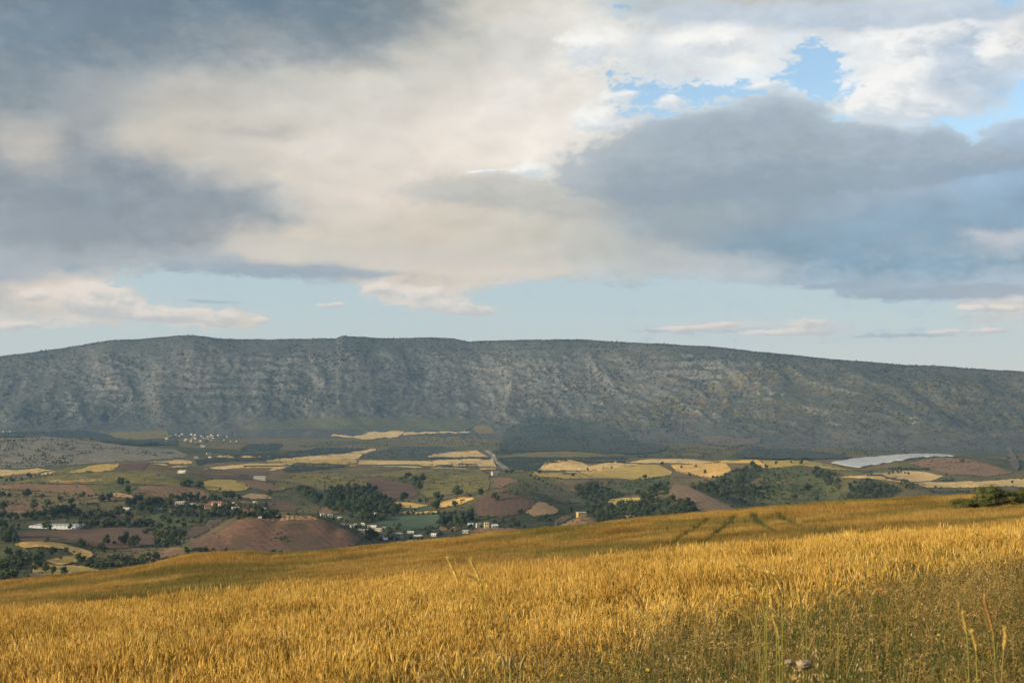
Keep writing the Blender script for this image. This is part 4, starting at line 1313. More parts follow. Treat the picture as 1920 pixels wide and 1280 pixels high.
GROUPS = [
    ('dark tree in the wood at the lower left corner', 'trees at the lower left corner', [(8, 1076, 24), (22, 1086, 24), (5, 1090, 18), (14, 1066, 20)]),
    ('dark tree in the clump left of the curved golden field', 'clump left of the curved field', [(38, 1048, 18), (49, 1056, 20), (40, 1066, 20), (16, 1043, 16)]),
    ('round tree in the hollow enclosed by the curved golden field', 'trees inside the curved golden field', [(72, 1051, 20), (72, 1034, 8), (99, 1041, 15), (124, 1034, 12), (139, 1036, 9), (114, 1048, 9)]),
    ('small bush beside the little reddish bank', 'bushes beside the reddish bank', [(45, 1079, 8, 12), (52, 1082, 6), (59, 1084, 6)]),
    ('dark tree in the row just beyond the near slope', 'row beyond the near slope', [(70, 1069, 18), (85, 1072, 16), (100, 1077, 13, 18), (119, 1079, 17)]),
    ('tree in the dense belt right of the curved golden field', 'belt right of the curved golden field', [(151, 1056, 18), (168, 1062, 16), (184, 1066, 16), (195, 1069, 16), (208, 1065, 14), (222, 1067, 14), (235, 1064, 14), (248, 1062, 14), (262, 1062, 14), (273, 1058, 14), (217, 1052, 14), (198, 1052, 12), (240, 1052, 12), (265, 1048, 12)]),
    ('tree at the lower rim of the brown ploughed field', 'trees at the rim of the ploughed field', [(154, 1025, 14), (166, 1022, 7), (170, 1032, 10), (190, 1034, 16), (201, 1020, 17), (215, 1020, 8), (233, 1021, 22), (253, 1025, 20), (245, 1024, 16)]),
    ('tree in the hedge right of the white greenhouse', 'hedge right of the white greenhouse', [(200, 987, 16), (212, 987, 14), (224, 987, 14), (238, 987, 16), (250, 987, 12), (262, 987, 15), (276, 986, 14), (285, 985, 12)]),
    ('tree in the clump at the right end of the white greenhouse', 'clump at the greenhouse end', [(152, 985, 14), (162, 990, 16), (172, 990, 16), (183, 988, 14), (158, 978, 14)]),
    ('tree in the long row behind the white greenhouse', 'row behind the white greenhouse', [(48, 973, 14), (60, 972, 14), (72, 970, 14), (84, 969, 16), (96, 967, 16), (108, 965, 18), (120, 964, 18), (132, 964, 18), (143, 966, 14), (4, 975, 18), (18, 976, 16), (30, 976, 14)]),
    ('tree in the clump between greenhouse and upper village', 'clump before the upper village', [(172, 973, 18), (186, 974, 18), (198, 970, 14), (184, 962, 12), (223, 968, 20), (248, 972, 12)]),
    ('dark tree at the left edge below the greenhouse', 'trees at the left edge', [(6, 992, 18), (18, 1005, 16), (4, 1012, 16), (14, 1016, 16), (30, 1010, 12), (24, 998, 10), (36, 986, 7)]),
    ('bush scattered over the shrubby brown slope', 'bushes on the brown slope', [(3, 932, 14), (17, 931, 8), (80, 932, 10), (112, 937, 12), (154, 932, 12), (122, 928, 5), (190, 940, 14), (205, 940, 16), (218, 940, 8), (30, 940, 6), (100, 944, 6), (150, 945, 7), (165, 948, 8)]),
    ('tree of the pair on the striped hill', 'pair on the striped hill', [(227, 911, 15), (239, 908, 12)]),
    ('small tree in the line along the left hill crest', 'line on the left hill crest', [(2, 898, 10), (12, 902, 10), (22, 903, 10), (30, 897, 5), (40, 900, 10), (54, 896, 12), (66, 893, 8), (74, 891, 4), (83, 891, 5), (90, 890, 7), (97, 890, 6), (104, 890, 4)]),
    ('tree in the grove left of the upper village', 'grove left of the upper village', [(240, 950, 18), (252, 948, 20), (264, 946, 20), (275, 950, 18), (288, 944, 14), (298, 944, 14), (262, 958, 18), (280, 962, 16), (308, 950, 14), (310, 960, 12)]),
    ('tree in the dark row behind the upper village', 'row behind the upper village', [(321, 940, 14), (333, 938, 12), (345, 937, 14), (358, 936, 14), (370, 937, 14), (382, 938, 12), (318, 952, 16)]),
    ('tree on the slope above the upper village', 'trees above the upper village', [(400, 939, 14), (412, 937, 12), (424, 935, 14), (436, 935, 14), (448, 937, 12), (420, 928, 10), (432, 927, 10), (405, 931, 9), (394, 929, 8)]),
    ('big tree beside the pale farm track', 'two trees by the farm track', [(352, 911, 22, 14), (375, 914, 15, 13), (340, 910, 12)]),
    ('tree among the houses of the upper village', 'trees among the upper village', [(340, 958, 12), (352, 956, 14), (365, 956, 12), (378, 956, 12), (404, 958, 15), (416, 960, 14), (430, 958, 13), (437, 948, 9), (470, 950, 12), (480, 958, 14), (490, 965, 14), (497, 950, 12), (455, 967, 10)]),
    ('tree in the dark belt below the upper village', 'belt below the upper village', [(325 + 12.5 * k, 968 + (k % 3), 13) for k in range(16)]),
    ('round tree in the row on the green plot', 'row on the green plot', [(306, 978, 13), (319, 981, 12), (333, 981, 11), (345, 988, 12), (345, 977, 11), (360, 980, 12), (376, 984, 18), (283, 985, 10)]),
    ('tree in the thicket left of the furrowed mound', 'thicket left of the mound', [(300, 992, 14), (292, 998, 12), (300, 1010, 16), (312, 1012, 16), (325, 1012, 16), (340, 1008, 16), (295, 1022, 16), (308, 1026, 16), (320, 1022, 14), (332, 1022, 14)]),
    ('bush along the foot of the furrowed mound', 'bushes at the mound foot', [(372, 1034, 18, 9), (385, 1035, 14, 8), (401, 1036, 10, 8), (423, 1035, 16, 8), (511, 1038, 18, 9), (528, 1038, 9, 5)]),
    ('small shrub in the hollow of the furrowed mound', 'shrubs on the mound', [(512, 996, 6), (520, 1002, 6), (528, 1000, 5), (535, 996, 5), (516, 1010, 8), (526, 1012, 7), (540, 1016, 6), (508, 1014, 6), (534, 1008, 5)]),
    ('tree of the dense wood in the middle of the valley', 'wood in the middle of the valley', fill([(560, 914), (600, 927), (640, 922), (655, 914), (700, 919), (720, 937), (737, 952), (752, 954), (740, 968), (700, 976), (690, 988), (665, 972), (650, 962), (615, 950), (570, 932)], 58, 15)),
    ('tree of the heart shaped clump beside the red field', 'heart shaped clump', [(752, 900, 12), (763, 899, 13), (769, 893, 11), (779, 905, 14), (790, 902, 13), (786, 918, 13), (776, 910, 12), (785, 912, 12)]),
    ('bush between the two small straw fields', 'bushes between the straw fields', [(788, 942, 10), (800, 941, 10), (766, 942, 6), (778, 958, 8), (735, 957, 14), (748, 957, 15)]),
    ('low bush in the hedge above the green crop', 'hedge above the green crop', [(765 + 9.5 * k, 965, 8, 5) for k in range(10)]),
    ('tree in the grove right of the green crop', 'grove right of the green crop', [(832, 986, 20), (822, 981, 12), (845, 978, 14), (857, 980, 14), (842, 970, 12), (868, 984, 14), (882, 979, 16, 24), (878, 962, 12), (868, 968, 10), (860, 992, 13)]),
    ('tree among the houses of the lower village', 'trees among the lower village', [(650, 978, 10), (668, 992, 10), (684, 1000, 12), (694, 1004, 14), (704, 1008, 14), (730, 1002, 14), (728, 1012, 12), (757, 1002, 12), (770, 1010, 12), (790, 1012, 12), (800, 1004, 12), (640, 976, 9), (625, 974, 9), (715, 1014, 10), (745, 1014, 9), (690, 1010, 12)]),
    ('bush beside the cream house beyond the wheat', 'bushes beside the cream house', [(928, 981, 12), (943, 978, 9), (970, 990, 14), (958, 990, 10), (984, 988, 9), (902, 990, 8)]),
    ('bush on the bank between ploughed hill and pink mound', 'bushes on the bank', [(1023, 975, 13), (1012, 975, 9), (1032, 948, 12), (968, 928, 9), (881, 931, 10)]),
    ('tree standing left of the yellow house', 'trees left of the yellow house', [(1070, 966, 16), (1056, 966, 12)]),
    ('shrub along the diagonal hedge above the vineyard', 'diagonal hedge above the vineyard', [(995, 893, 6), (1003, 898, 7), (1010, 901, 7), (1018, 904, 6), (1026, 908, 6), (1034, 912, 6), (1042, 916, 6), (1050, 919, 6), (925, 889, 8, 4), (950, 887, 8, 4), (960, 887, 8, 4)]),
    ('tree of the wood right of the vineyard', 'wood right of the vineyard', fill([(1078, 914), (1112, 908), (1130, 922), (1152, 918), (1168, 930), (1140, 942), (1130, 952), (1118, 962), (1095, 948), (1085, 930)], 22, 11)),
    ('tree of the large wood beyond the wheat slope', 'large wood beyond the wheat', fill([(1105, 962), (1140, 954), (1165, 950), (1198, 950), (1210, 938), (1255, 938), (1288, 944), (1308, 958), (1300, 968), (1250, 975), (1180, 984), (1140, 985)], 40, 14)),
    ('tree of the small grove above the yellow clearing', 'grove above the clearing', [(1196, 929, 12), (1205, 936, 12), (1155, 931, 11), (1229, 922, 16), (1245, 918, 12), (1238, 912, 10), (1220, 918, 10), (1175, 942, 10), (1190, 944, 11)]),
    ('tree at the foot of the golden plateau field', 'two trees below the golden field', [(1337, 897, 10), (1345, 899, 9)]),
    ('tree of the wood between plateau and green hill', 'wood between plateau and green hill', fill([(1300, 912), (1345, 902), (1368, 888), (1392, 878), (1420, 872), (1428, 885), (1400, 905), (1420, 925), (1400, 944), (1360, 940), (1330, 925)], 36, 11)),
    ('tree of the scattered wood on the green flank', 'scattered wood on the green flank', fill([(1418, 918), (1442, 914), (1456, 926), (1450, 936), (1420, 938), (1405, 930)], 12, 10) + [(1437, 876, 7), (1452, 892, 8), (1460, 897, 9), (1441, 901, 8)]),
    ('tree of the diagonal wood descending the green hill', 'diagonal wood on the green hill', fill([(1518, 880), (1545, 882), (1566, 892), (1577, 908), (1573, 918), (1555, 910), (1530, 895)], 16, 9)),
    ('tree of the hillside wood right of the green hill', 'hillside wood right of the green hill', fill([(1612, 905), (1625, 899), (1655, 907), (1687, 919), (1665, 936), (1610, 941), (1578, 941), (1595, 928)], 32, 9)),
    ('round tree in the line along the wheat edge at the right', 'line along the wheat edge', [(1431, 950, 10), (1457, 952, 9), (1463, 945, 7), (1477, 949, 14, 10), (1492, 949, 10), (1502, 948, 5), (1511, 947, 9), (1522, 947, 7), (1535, 946, 7), (1490, 939, 14), (1531, 939, 12, 8)]),
    ('tree of the straight dark belt below the plastic greenhouses', 'straight belt on the brown hill', [(1668 + 5.6 * k, 880 + .12 * k, 7) for k in range(14)]),
    ('bush of the clump in the contoured straw field', 'clump in the contoured field', [(1667, 889, 6), (1675, 888, 6), (1683, 887, 6), (1690, 886, 7), (1697, 888, 6), (1704, 889, 6)]),
    ('tree of the round clump below the brown hill', 'round clump below the brown hill', [(1768, 903, 7), (1774, 902, 8), (1780, 902, 8), (1786, 903, 7)]),
    ('tree of the wood left of the straw field at the right', 'wood left of the right straw field', fill([(1685, 902), (1702, 900), (1712, 910), (1720, 918), (1700, 918), (1690, 912)], 11, 8)),
    ('tree in the line below the straw field at the right', 'line below the right straw field', [(1754, 914, 5), (1764, 918, 8), (1781, 914, 4)] + [(1745 + 6 * k, 923 + (k % 2), 7, 5) for k in range(13)]),
    ('tiny tree on the far crest of the straw field at the right', 'far crest trees', [(1868, 898, 4), (1874, 900, 5), (1903, 898, 5), (1915, 899, 6), (1793, 867, 5)]),
]
count = 0
NT_MAX = 300
extra = []
allg = []
ORD = ['leftmost', 'second from the left', 'third from the left', 'fourth from the left', 'fifth from the left', 'sixth from the left', 'seventh from the left', 'eighth from the left',
       'ninth from the left', 'tenth from the left', 'eleventh from the left', 'twelfth from the left', 'thirteenth from the left', 'fourteenth from the left', 'fifteenth from the left', 'sixteenth from the left']
for lab0, grp, spots in GROUPS:
    spots = sorted(spots)
    for j_, sp in enumerate(spots):
        lab = lab0
        if 1 < len(spots) <= 16:
            lab = (ORD[j_] if j_ < len(spots) - 1 else 'rightmost') + ', ' + lab0.replace('one of the ', '').replace('one of two ', '').replace('one of ', '')
        allg.append((sp[2] * (sp[3] if len(sp) > 3 else sp[2]), lab, grp, sp))
cut = sorted([a[0] for a in allg], reverse=True)[min(len(allg) - 1, NT_MAX - len(SINGLE))]
for size, lab, grp, sp in allg:
    if size > cut:
        tree(sp[0], sp[1], sp[2], sp[3] if len(sp) > 3 else None, lab, grp)
        count += 1
    else:
        extra.append(sp)
print('trees', count + len(SINGLE), 'as stuff', len(extra))

# everything smaller: further trees, shrubs on the valley hills, orchard trees, scrub of the mountain
TUFT = [crown_mesh('tuft_%d' % k, 300 + k, width=1.1, base=0.0, lumps=4, leaves=26, leafsize=.2, mats=[M['scrub']]) for k in range(4)]
TUFTV = [crown_mesh('tuftv_%d' % k, 320 + k, width=1.15, base=0.0, lumps=5, leaves=60, leafsize=.14, mats=[M['leaf']]) for k in range(4)]


def scat_px(name, P, W_px, protos, label, vary=(.7, 1.3), squash=.9):
    P = np.array(P, float)
    Hh = hits(P[:, 0], P[:, 1])
    ok = ~np.isnan(Hh[:, 0])
    Hh = Hh[ok]
    s = (np.asarray(W_px, float)[ok] if np.ndim(W_px) else np.full(len(Hh), W_px)) * Hh[:, 1] / F
    s = s * RNG.uniform(vary[0], vary[1], len(s))
    rot = np.zeros((len(s), 3))
    rot[:, 2] = RNG.uniform(0, 6.28, len(s))
    o_ = scatter(name, Hh - [0, 0, .3], rot, np.stack([s, s, s * squash], 1), RNG.integers(0, len(protos), len(s)), protos)
    tag(o_, label)
    return o_


for poly_, n_, w_ in (([(556, 912), (600, 922), (650, 912), (702, 916), (724, 936), (745, 952), (742, 968), (700, 980), (665, 974), (615, 954), (565, 934)], 130, 11),
                      ([(1100, 962), (1165, 950), (1210, 936), (1255, 934), (1300, 946), (1310, 960), (1250, 978), (1180, 986), (1130, 986)], 120, 10),
                      ([(1295, 914), (1345, 900), (1368, 886), (1424, 874), (1428, 886), (1404, 906), (1422, 926), (1400, 944), (1360, 940), (1330, 928)], 110, 8),
                      ([(1600, 905), (1625, 897), (1660, 906), (1688, 919), (1665, 937), (1578, 942), (1592, 926)], 90, 7),
                      ([(1516, 878), (1545, 880), (1568, 892), (1578, 908), (1573, 918), (1553, 910), (1528, 895)], 40, 6.5),
                      ([(1076, 912), (1115, 907), (1170, 928), (1140, 946), (1116, 964), (1090, 946)], 60, 8),
                      ([(234, 942), (300, 940), (330, 934), (400, 936), (520, 958), (530, 974), (400, 974), (240, 962)], 120, 8),
                      ([(280, 985), (345, 990), (345, 1025), (285, 1028)], 40, 9), ([(150, 1050), (290, 1040), (290, 1058), (200, 1070), (160, 1064)], 50, 9),
                      ([(0, 985), (35, 985), (36, 1014), (0, 1018)], 22, 10), ([(40, 962), (150, 958), (185, 985), (150, 990), (140, 975), (40, 975)], 45, 9), ([(190, 978), (290, 978), (290, 988), (190, 990)], 30, 9), ([(160, 960), (240, 955), (250, 975), (170, 976)], 30, 9), ([(1195, 925), (1250, 912), (1255, 925), (1205, 938)], 30, 8), ([(640, 985), (860, 985), (840, 1008), (690, 1016)], 40, 8), ([(820, 960), (890, 960), (890, 995), (825, 990)], 26, 9), ([(0, 1060), (40, 1030), (55, 1060), (20, 1088), (0, 1090)], 26, 12), ([(1410, 915), (1460, 912), (1480, 935), (1410, 942)], 40, 6)):
    extra += fill(poly_, n_, w_, .4)
if extra:
    scat_px('small_trees', [(e[0], e[1]) for e in extra], [e[2] for e in extra], CROWNS[:4], 'further small trees of the valley')

# mountain scrub: density follows broad patches
N = 60000
px_s = RNG.uniform(-140, 2060, N)
py_s = RNG.uniform(628, 860, N)
ridge = np.interp(px_s, RIDGE[:, 0], RIDGE[:, 1])
foot = np.interp(px_s, [0, 900, 1150, 1400, 1920], [806, 800, 846, 856, 868])
dens = .25 + 1.15 * sstep(.42, .66, fbm(px_s / 60 + 4, py_s / 26, 4, 131)) + .25 * sstep(.5, .7, fbm(px_s / 14, py_s / 9, 2, 133))
low = sstep(30, 8, foot - py_s)
low2 = sstep(50, 22, foot - py_s)
dens *= 1 - .85 * low2 * (px_s < 900) * (px_s > 380)
dens *= 1 - .6 * low * (px_s < 900)
dens *= np.where((px_s > 1350) & (py_s > 700), .8, 1)
# far wood right of the road head
wood = ((px_s - 1030) / 120) ** 2 + ((py_s - 812) / 30) ** 2 < 1
dens = np.where(wood, 1.4 * (.5 + sstep(.35, .6, fbm(px_s / 40, py_s / 14, 3, 135))), dens)
ok = (py_s > ridge + 1) & (py_s < foot) & (RNG.uniform(0, 2.3, N) < dens)
ps_, qs_ = px_s[ok], py_s[ok]
# crest fringe
cx = RNG.uniform(-140, 2060, 900)
cyy = np.interp(cx, RIDGE[:, 0], RIDGE[:, 1]) + RNG.uniform(.6, 3, 900)
ps_, qs_ = np.concatenate([ps_, cx]), np.concatenate([qs_, cyy])
scat_px('mountain_scrub', np.stack([ps_, qs_], 1), 2.2 + 2.0 * RNG.uniform(0, 1, len(ps_)) ** 2, TUFT, 'dark scrub dotted over the mountain')

# shrubs of the stony hill at the left and of the valley slopes
pts, wid = [], []


def spray(poly, n, w, thr=.0, seed=1, sc=(20, 8)):
    xs = [p[0] for p in poly]
    ys = [p[1] for p in poly]
    k = 0
    tr_ = 0
    while k < n and tr_ < n * 30:
        tr_ += 1
        x, y = RNG.uniform(min(xs), max(xs)), RNG.uniform(min(ys), max(ys))
        if inside(x, y, poly) and (thr <= 0 or fbm(np.array([x / sc[0]]), np.array([y / sc[1]]), 3, seed)[0] > thr):
            pts.append((x, y))
            wid.append(w * RNG.uniform(.6, 1.4))
            k += 1


spray([(300, 816), (460, 814), (470, 836), (330, 836)], 150, 3.2)
spray([(0, 824), (80, 822), (180, 832), (200, 845), (140, 855), (135, 872), (60, 876), (0, 877)], 560, 3.6, .44, 5, (26, 10))
spray([(160, 833), (230, 842), (330, 850), (300, 858), (220, 850), (165, 842)], 90, 3.2)
spray([(400, 990), (640, 985), (660, 1020), (440, 1030)], 45, 2.6, .5, 4)
spray([(505, 908), (560, 892), (640, 890), (690, 902), (640, 916), (600, 922), (560, 912)], 80, 4)
spray([(1430, 880), (1500, 876), (1570, 920), (1570, 938), (1440, 944), (1410, 925)], 330, 4.4, .42, 9)
spray([(1100, 902), (1255, 895), (1250, 918), (1150, 925)], 130, 5)
spray([(1260, 898), (1300, 905), (1370, 900), (1400, 930), (1330, 925)], 90, 5)
spray([(0, 920), (185, 930), (195, 945), (60, 952), (0, 945)], 110, 4.5)
spray([(1700, 865), (1760, 858), (1850, 868), (1840, 885), (1720, 880)], 60, 3)
spray([(800, 885), (900, 884), (912, 925), (800, 930)], 60, 3.6, .45, 3)
spray([(936, 925), (985, 903), (1085, 925), (1060, 942), (1000, 934)], 330, 3.2)
spray([(745, 823), (800, 815), (905, 818), (910, 838), (840, 836), (800, 830)], 260, 3)
spray([(560, 838), (600, 830), (700, 828), (745, 836), (690, 842), (600, 842)], 120, 3)
spray([(672, 858), (740, 838), (840, 839), (800, 855), (740, 862)], 340, 2.6)
spray([(915, 840), (960, 820), (1150, 820), (1250, 845), (1180, 852), (1060, 845), (960, 842)], 700, 3.4, .42, 8)
spray([(1180, 850), (1300, 840), (1560, 850), (1540, 862), (1300, 860), (1200, 860)], 420, 3.4, .42, 12)
spray([(120, 940), (300, 935), (520, 940), (520, 970), (300, 975), (150, 985)], 160, 5)
spray([(560, 930), (740, 955), (690, 985), (600, 950)], 120, 5)
spray([(1100, 960), (1300, 940), (1300, 965), (1130, 985)], 110, 5.5)
spray([(640, 988), (860, 990), (860, 1006), (700, 1014)], 110, 4.5)
spray([(190, 1036), (290, 1030), (290, 1050), (200, 1056)], 80, 4)
spray([(825, 873), (850, 870), (894, 869), (896, 876), (850, 877)], 90, 3)
for rowp in ([(480, 866), (670, 868)], [(670, 875), (880, 880)], [(930, 882), (1110, 884)], [(560, 889), (640, 886)], [(0, 965), (300, 968)]):
    for k in range(26):
        f_ = RNG.uniform(0, 1)
        pts.append((rowp[0][0] + (rowp[1][0] - rowp[0][0]) * f_, rowp[0][1] + (rowp[1][1] - rowp[0][1]) * f_ + RNG.uniform(-1, 1)))
        wid.append(RNG.uniform(1.6, 3.4))
for nm, mk, poly, lab in FIELDS:
    if mk in ('orchard', 'redscar', 'mound', 'wood_floor', 'apron'):
        continue
    for i in range(len(poly)):
        a, b = poly[i], poly[(i + 1) % len(poly)]
        if RNG.uniform() < .45:
            continue
        L_ = math.hypot(b[0] - a[0], b[1] - a[1])
        big = 1.8 + 2.6 * sstep(850, 960, .5 * (a[1] + b[1]))
        for k in range(int(L_ / big * RNG.uniform(.15, .7))):
            f_ = RNG.uniform(0, 1)
            pts.append((a[0] + (b[0] - a[0]) * f_ + RNG.uniform(-1.5, 1.5), a[1] + (b[1] - a[1]) * f_ + RNG.uniform(-1, 1)))
            wid.append(big * RNG.uniform(.6, 1.5))
NB = 9000
bx, by = RNG.uniform(-60, 1980, NB), RNG.uniform(868, 1085, NB)
bm_ = fbm(bx / 70, by / 24, 4, 401)
kk = bm_ > .49
for x_, y_ in zip(bx[kk], by[kk]):
    if any(inside(x_, y_, pl) for n_, m_, pl, l_ in FIELDS if m_ in ('straw', 'straw_warm', 'deepgreen', 'plough', 'mound', 'plough_b', 'plough_c', 'yellowgreen')):
        continue
    pts.append((x_, y_))
    wid.append((1.8 + 3.4 * sstep(860, 980, y_)) * RNG.uniform(.5, 1.3))
scat_px('valley_shrubs', pts, wid, TUFTV, 'low shrubs and orchard trees dotted over the valley', squash=.8)
# orchard trees on the dark plots of the plain
pts, wid = [], []
for nm, mk, poly, lab in FIELDS:
    if mk == 'orchard':
        ar = abs(sum(poly[i][0] * poly[(i + 1) % len(poly)][1] - poly[(i + 1) % len(poly)][0] * poly[i][1] for i in range(len(poly)))) / 2
        spray(poly, int(ar / 5), 2.5)
scat_px('orchard_trees', pts, wid, TUFTV, 'close set dark orchard trees of the plain', squash=.7)

# ------------------------------------------------------------------ houses
def plain(name, c, rough=.8, var=.12, scale=1.2, spec=.2):
    m, t = mat(name)
    n = t.noise(pos(t), scale, 4, .6)
    col = t.mix(t.maprange(n, .3, .75, 0, 1), c, tuple(v * (1 - var * 2) for v in c))
    finish(t, col, rough, spec=spec)
    return m


WALLS = {'white': plain('white_plaster', (.38, .375, .36)), 'cream': plain('cream_plaster', (.62, .53, .38)), 'grey': plain('grey_concrete', (.36, .36, .36)),
         'pink': plain('pink_plaster', (.50, .34, .27)), 'yellow': plain('yellow_plaster', (.42, .31, .13)), 'blue': plain('pale_blue_plaster', (.42, .55, .60)),
         'beige': plain('beige_plaster', (.48, .42, .33))}
ROOFS = {'tile': plain('red_roof_tiles', (.25, .125, .088), scale=2.5, var=.2), 'flat': plain('flat_concrete_roof', (.50, .48, .45)),
         'metal': plain('pale_metal_sheet', (.55, .59, .61), rough=.45, spec=.5), 'dark': plain('weathered_roof', (.17, .13, .11))}
M['window'] = plain('dark_window_glass', (.03, .035, .04), rough=.15, spec=.6)
M['door'] = plain('wooden_door', (.12, .07, .04))
M['frame'] = plain('pale_window_frame', (.6, .58, .55))


def house(px, py, w, h, wall='white', roof='flat', label='', group=None, yaw=None, depth=None, wins=None, name='house', cat='house', detail=True):
    W = hits([px], [py])[0]
    k = W[1] / F
    ww, hh = w * k * .94, h * k * .9
    dd = depth or max(5.0, min(ww * .8, 11.0))
    rt = bpy.data.objects.new(name, None)
    COL.objects.link(rt)
    yaw = _tr.uniform(-.45, .45) if yaw is None else yaw
    rt.location = (W[0], W[1] + dd * .3, W[2])
    rt.rotation_euler = (0, 0, yaw)
    tag(rt, label, cat, group)
    gable = roof in ('tile', 'dark', 'gmetal')
    rm = ROOFS['metal' if roof == 'gmetal' else roof]
    hw = hh * (.62 if gable else .92)
    mb = MB()
    mb.box(-ww / 2, ww / 2, -dd / 2, dd / 2, -3.5, hw)
    if gable:
        mb.add([(-ww / 2, -dd / 2, hw), (-ww / 2, dd / 2, hw), (-ww / 2, 0, hh * .97), (ww / 2, -dd / 2, hw), (ww / 2, dd / 2, hw), (ww / 2, 0, hh * .97)], [(0, 2, 1), (3, 4, 5)])
    obj('wall', mb.mesh('wall', [WALLS[wall]]), rt)
    mb = MB()
    if gable:
        e = .45
        tk = .22
        for sgn in (-1, 1):
            y0, z0 = sgn * (dd / 2 + e), hw - e * (hh - hw) / (dd / 2)
            V = [(-ww / 2 - e, y0, z0), (ww / 2 + e, y0, z0), (ww / 2 + e, 0, hh), (-ww / 2 - e, 0, hh)]
            V += [(a, b, c + tk) for a, b, c in V]
            mb.add(V, [(0, 1, 2, 3), (4, 7, 6, 5), (0, 4, 5, 1), (1, 5, 6, 2), (2, 6, 7, 3), (3, 7, 4, 0)])
    else:
        mb.box(-ww / 2 - .35, ww / 2 + .35, -dd / 2 - .35, dd / 2 + .35, hw + .01, hw + .28)
        for sgn in (-1, 1):
            mb.box(-ww / 2 - .3, ww / 2 + .3, sgn * (dd / 2 + .15) - .12, sgn * (dd / 2 + .15) + .12, hw + .29, hh)
            mb.box(sgn * (ww / 2 + .15) - .12, sgn * (ww / 2 + .15) + .12, -dd / 2 + .05, dd / 2 - .05, hw + .29, hh)
    rf = obj('roof', mb.mesh('roof', [rm]), rt)
    if not detail:
        return rt
    if gable and ww > 7:
        mb = MB()
        mb.box(ww * .2, ww * .2 + .7, .6, 1.3, hh - .9, hh + .8)
        obj('chimney', mb.mesh('chimney', [WALLS['beige']]), rf)
    fl = max(1, int(round(hw / 3.0)))
    n = wins if wins is not None else max(1, int(ww / 3.2))
    wz = hw / fl
    for j in range(fl):
        for i in range(n):
            cx = -ww / 2 + ww * (i + .5) / n
            isdoor = (j == 0 and i == n // 2 and n > 1)
            mb = MB()
            a_, b_ = (.5, .0) if isdoor else (min(.75, ww / n * .3), .34)
            z0, z1 = j * wz + wz * b_, j * wz + wz * .80
            mb.box(cx - a_, cx + a_, -dd / 2 - .03, -dd / 2 + .1, z0, z1)
            if isdoor:
                obj('door', mb.mesh('door', [M['door']]), rt)
            else:
                wn = obj('window', mb.mesh('window', [M['window']]), rt)
                m2 = MB()
                m2.box(cx - a_ - .12, cx + a_ + .12, -dd / 2 - .16, -dd / 2 - .002, z0 - .14, z0 - .005)
                obj('sill', m2.mesh('sill', [M['frame']]), wn)
    return rt


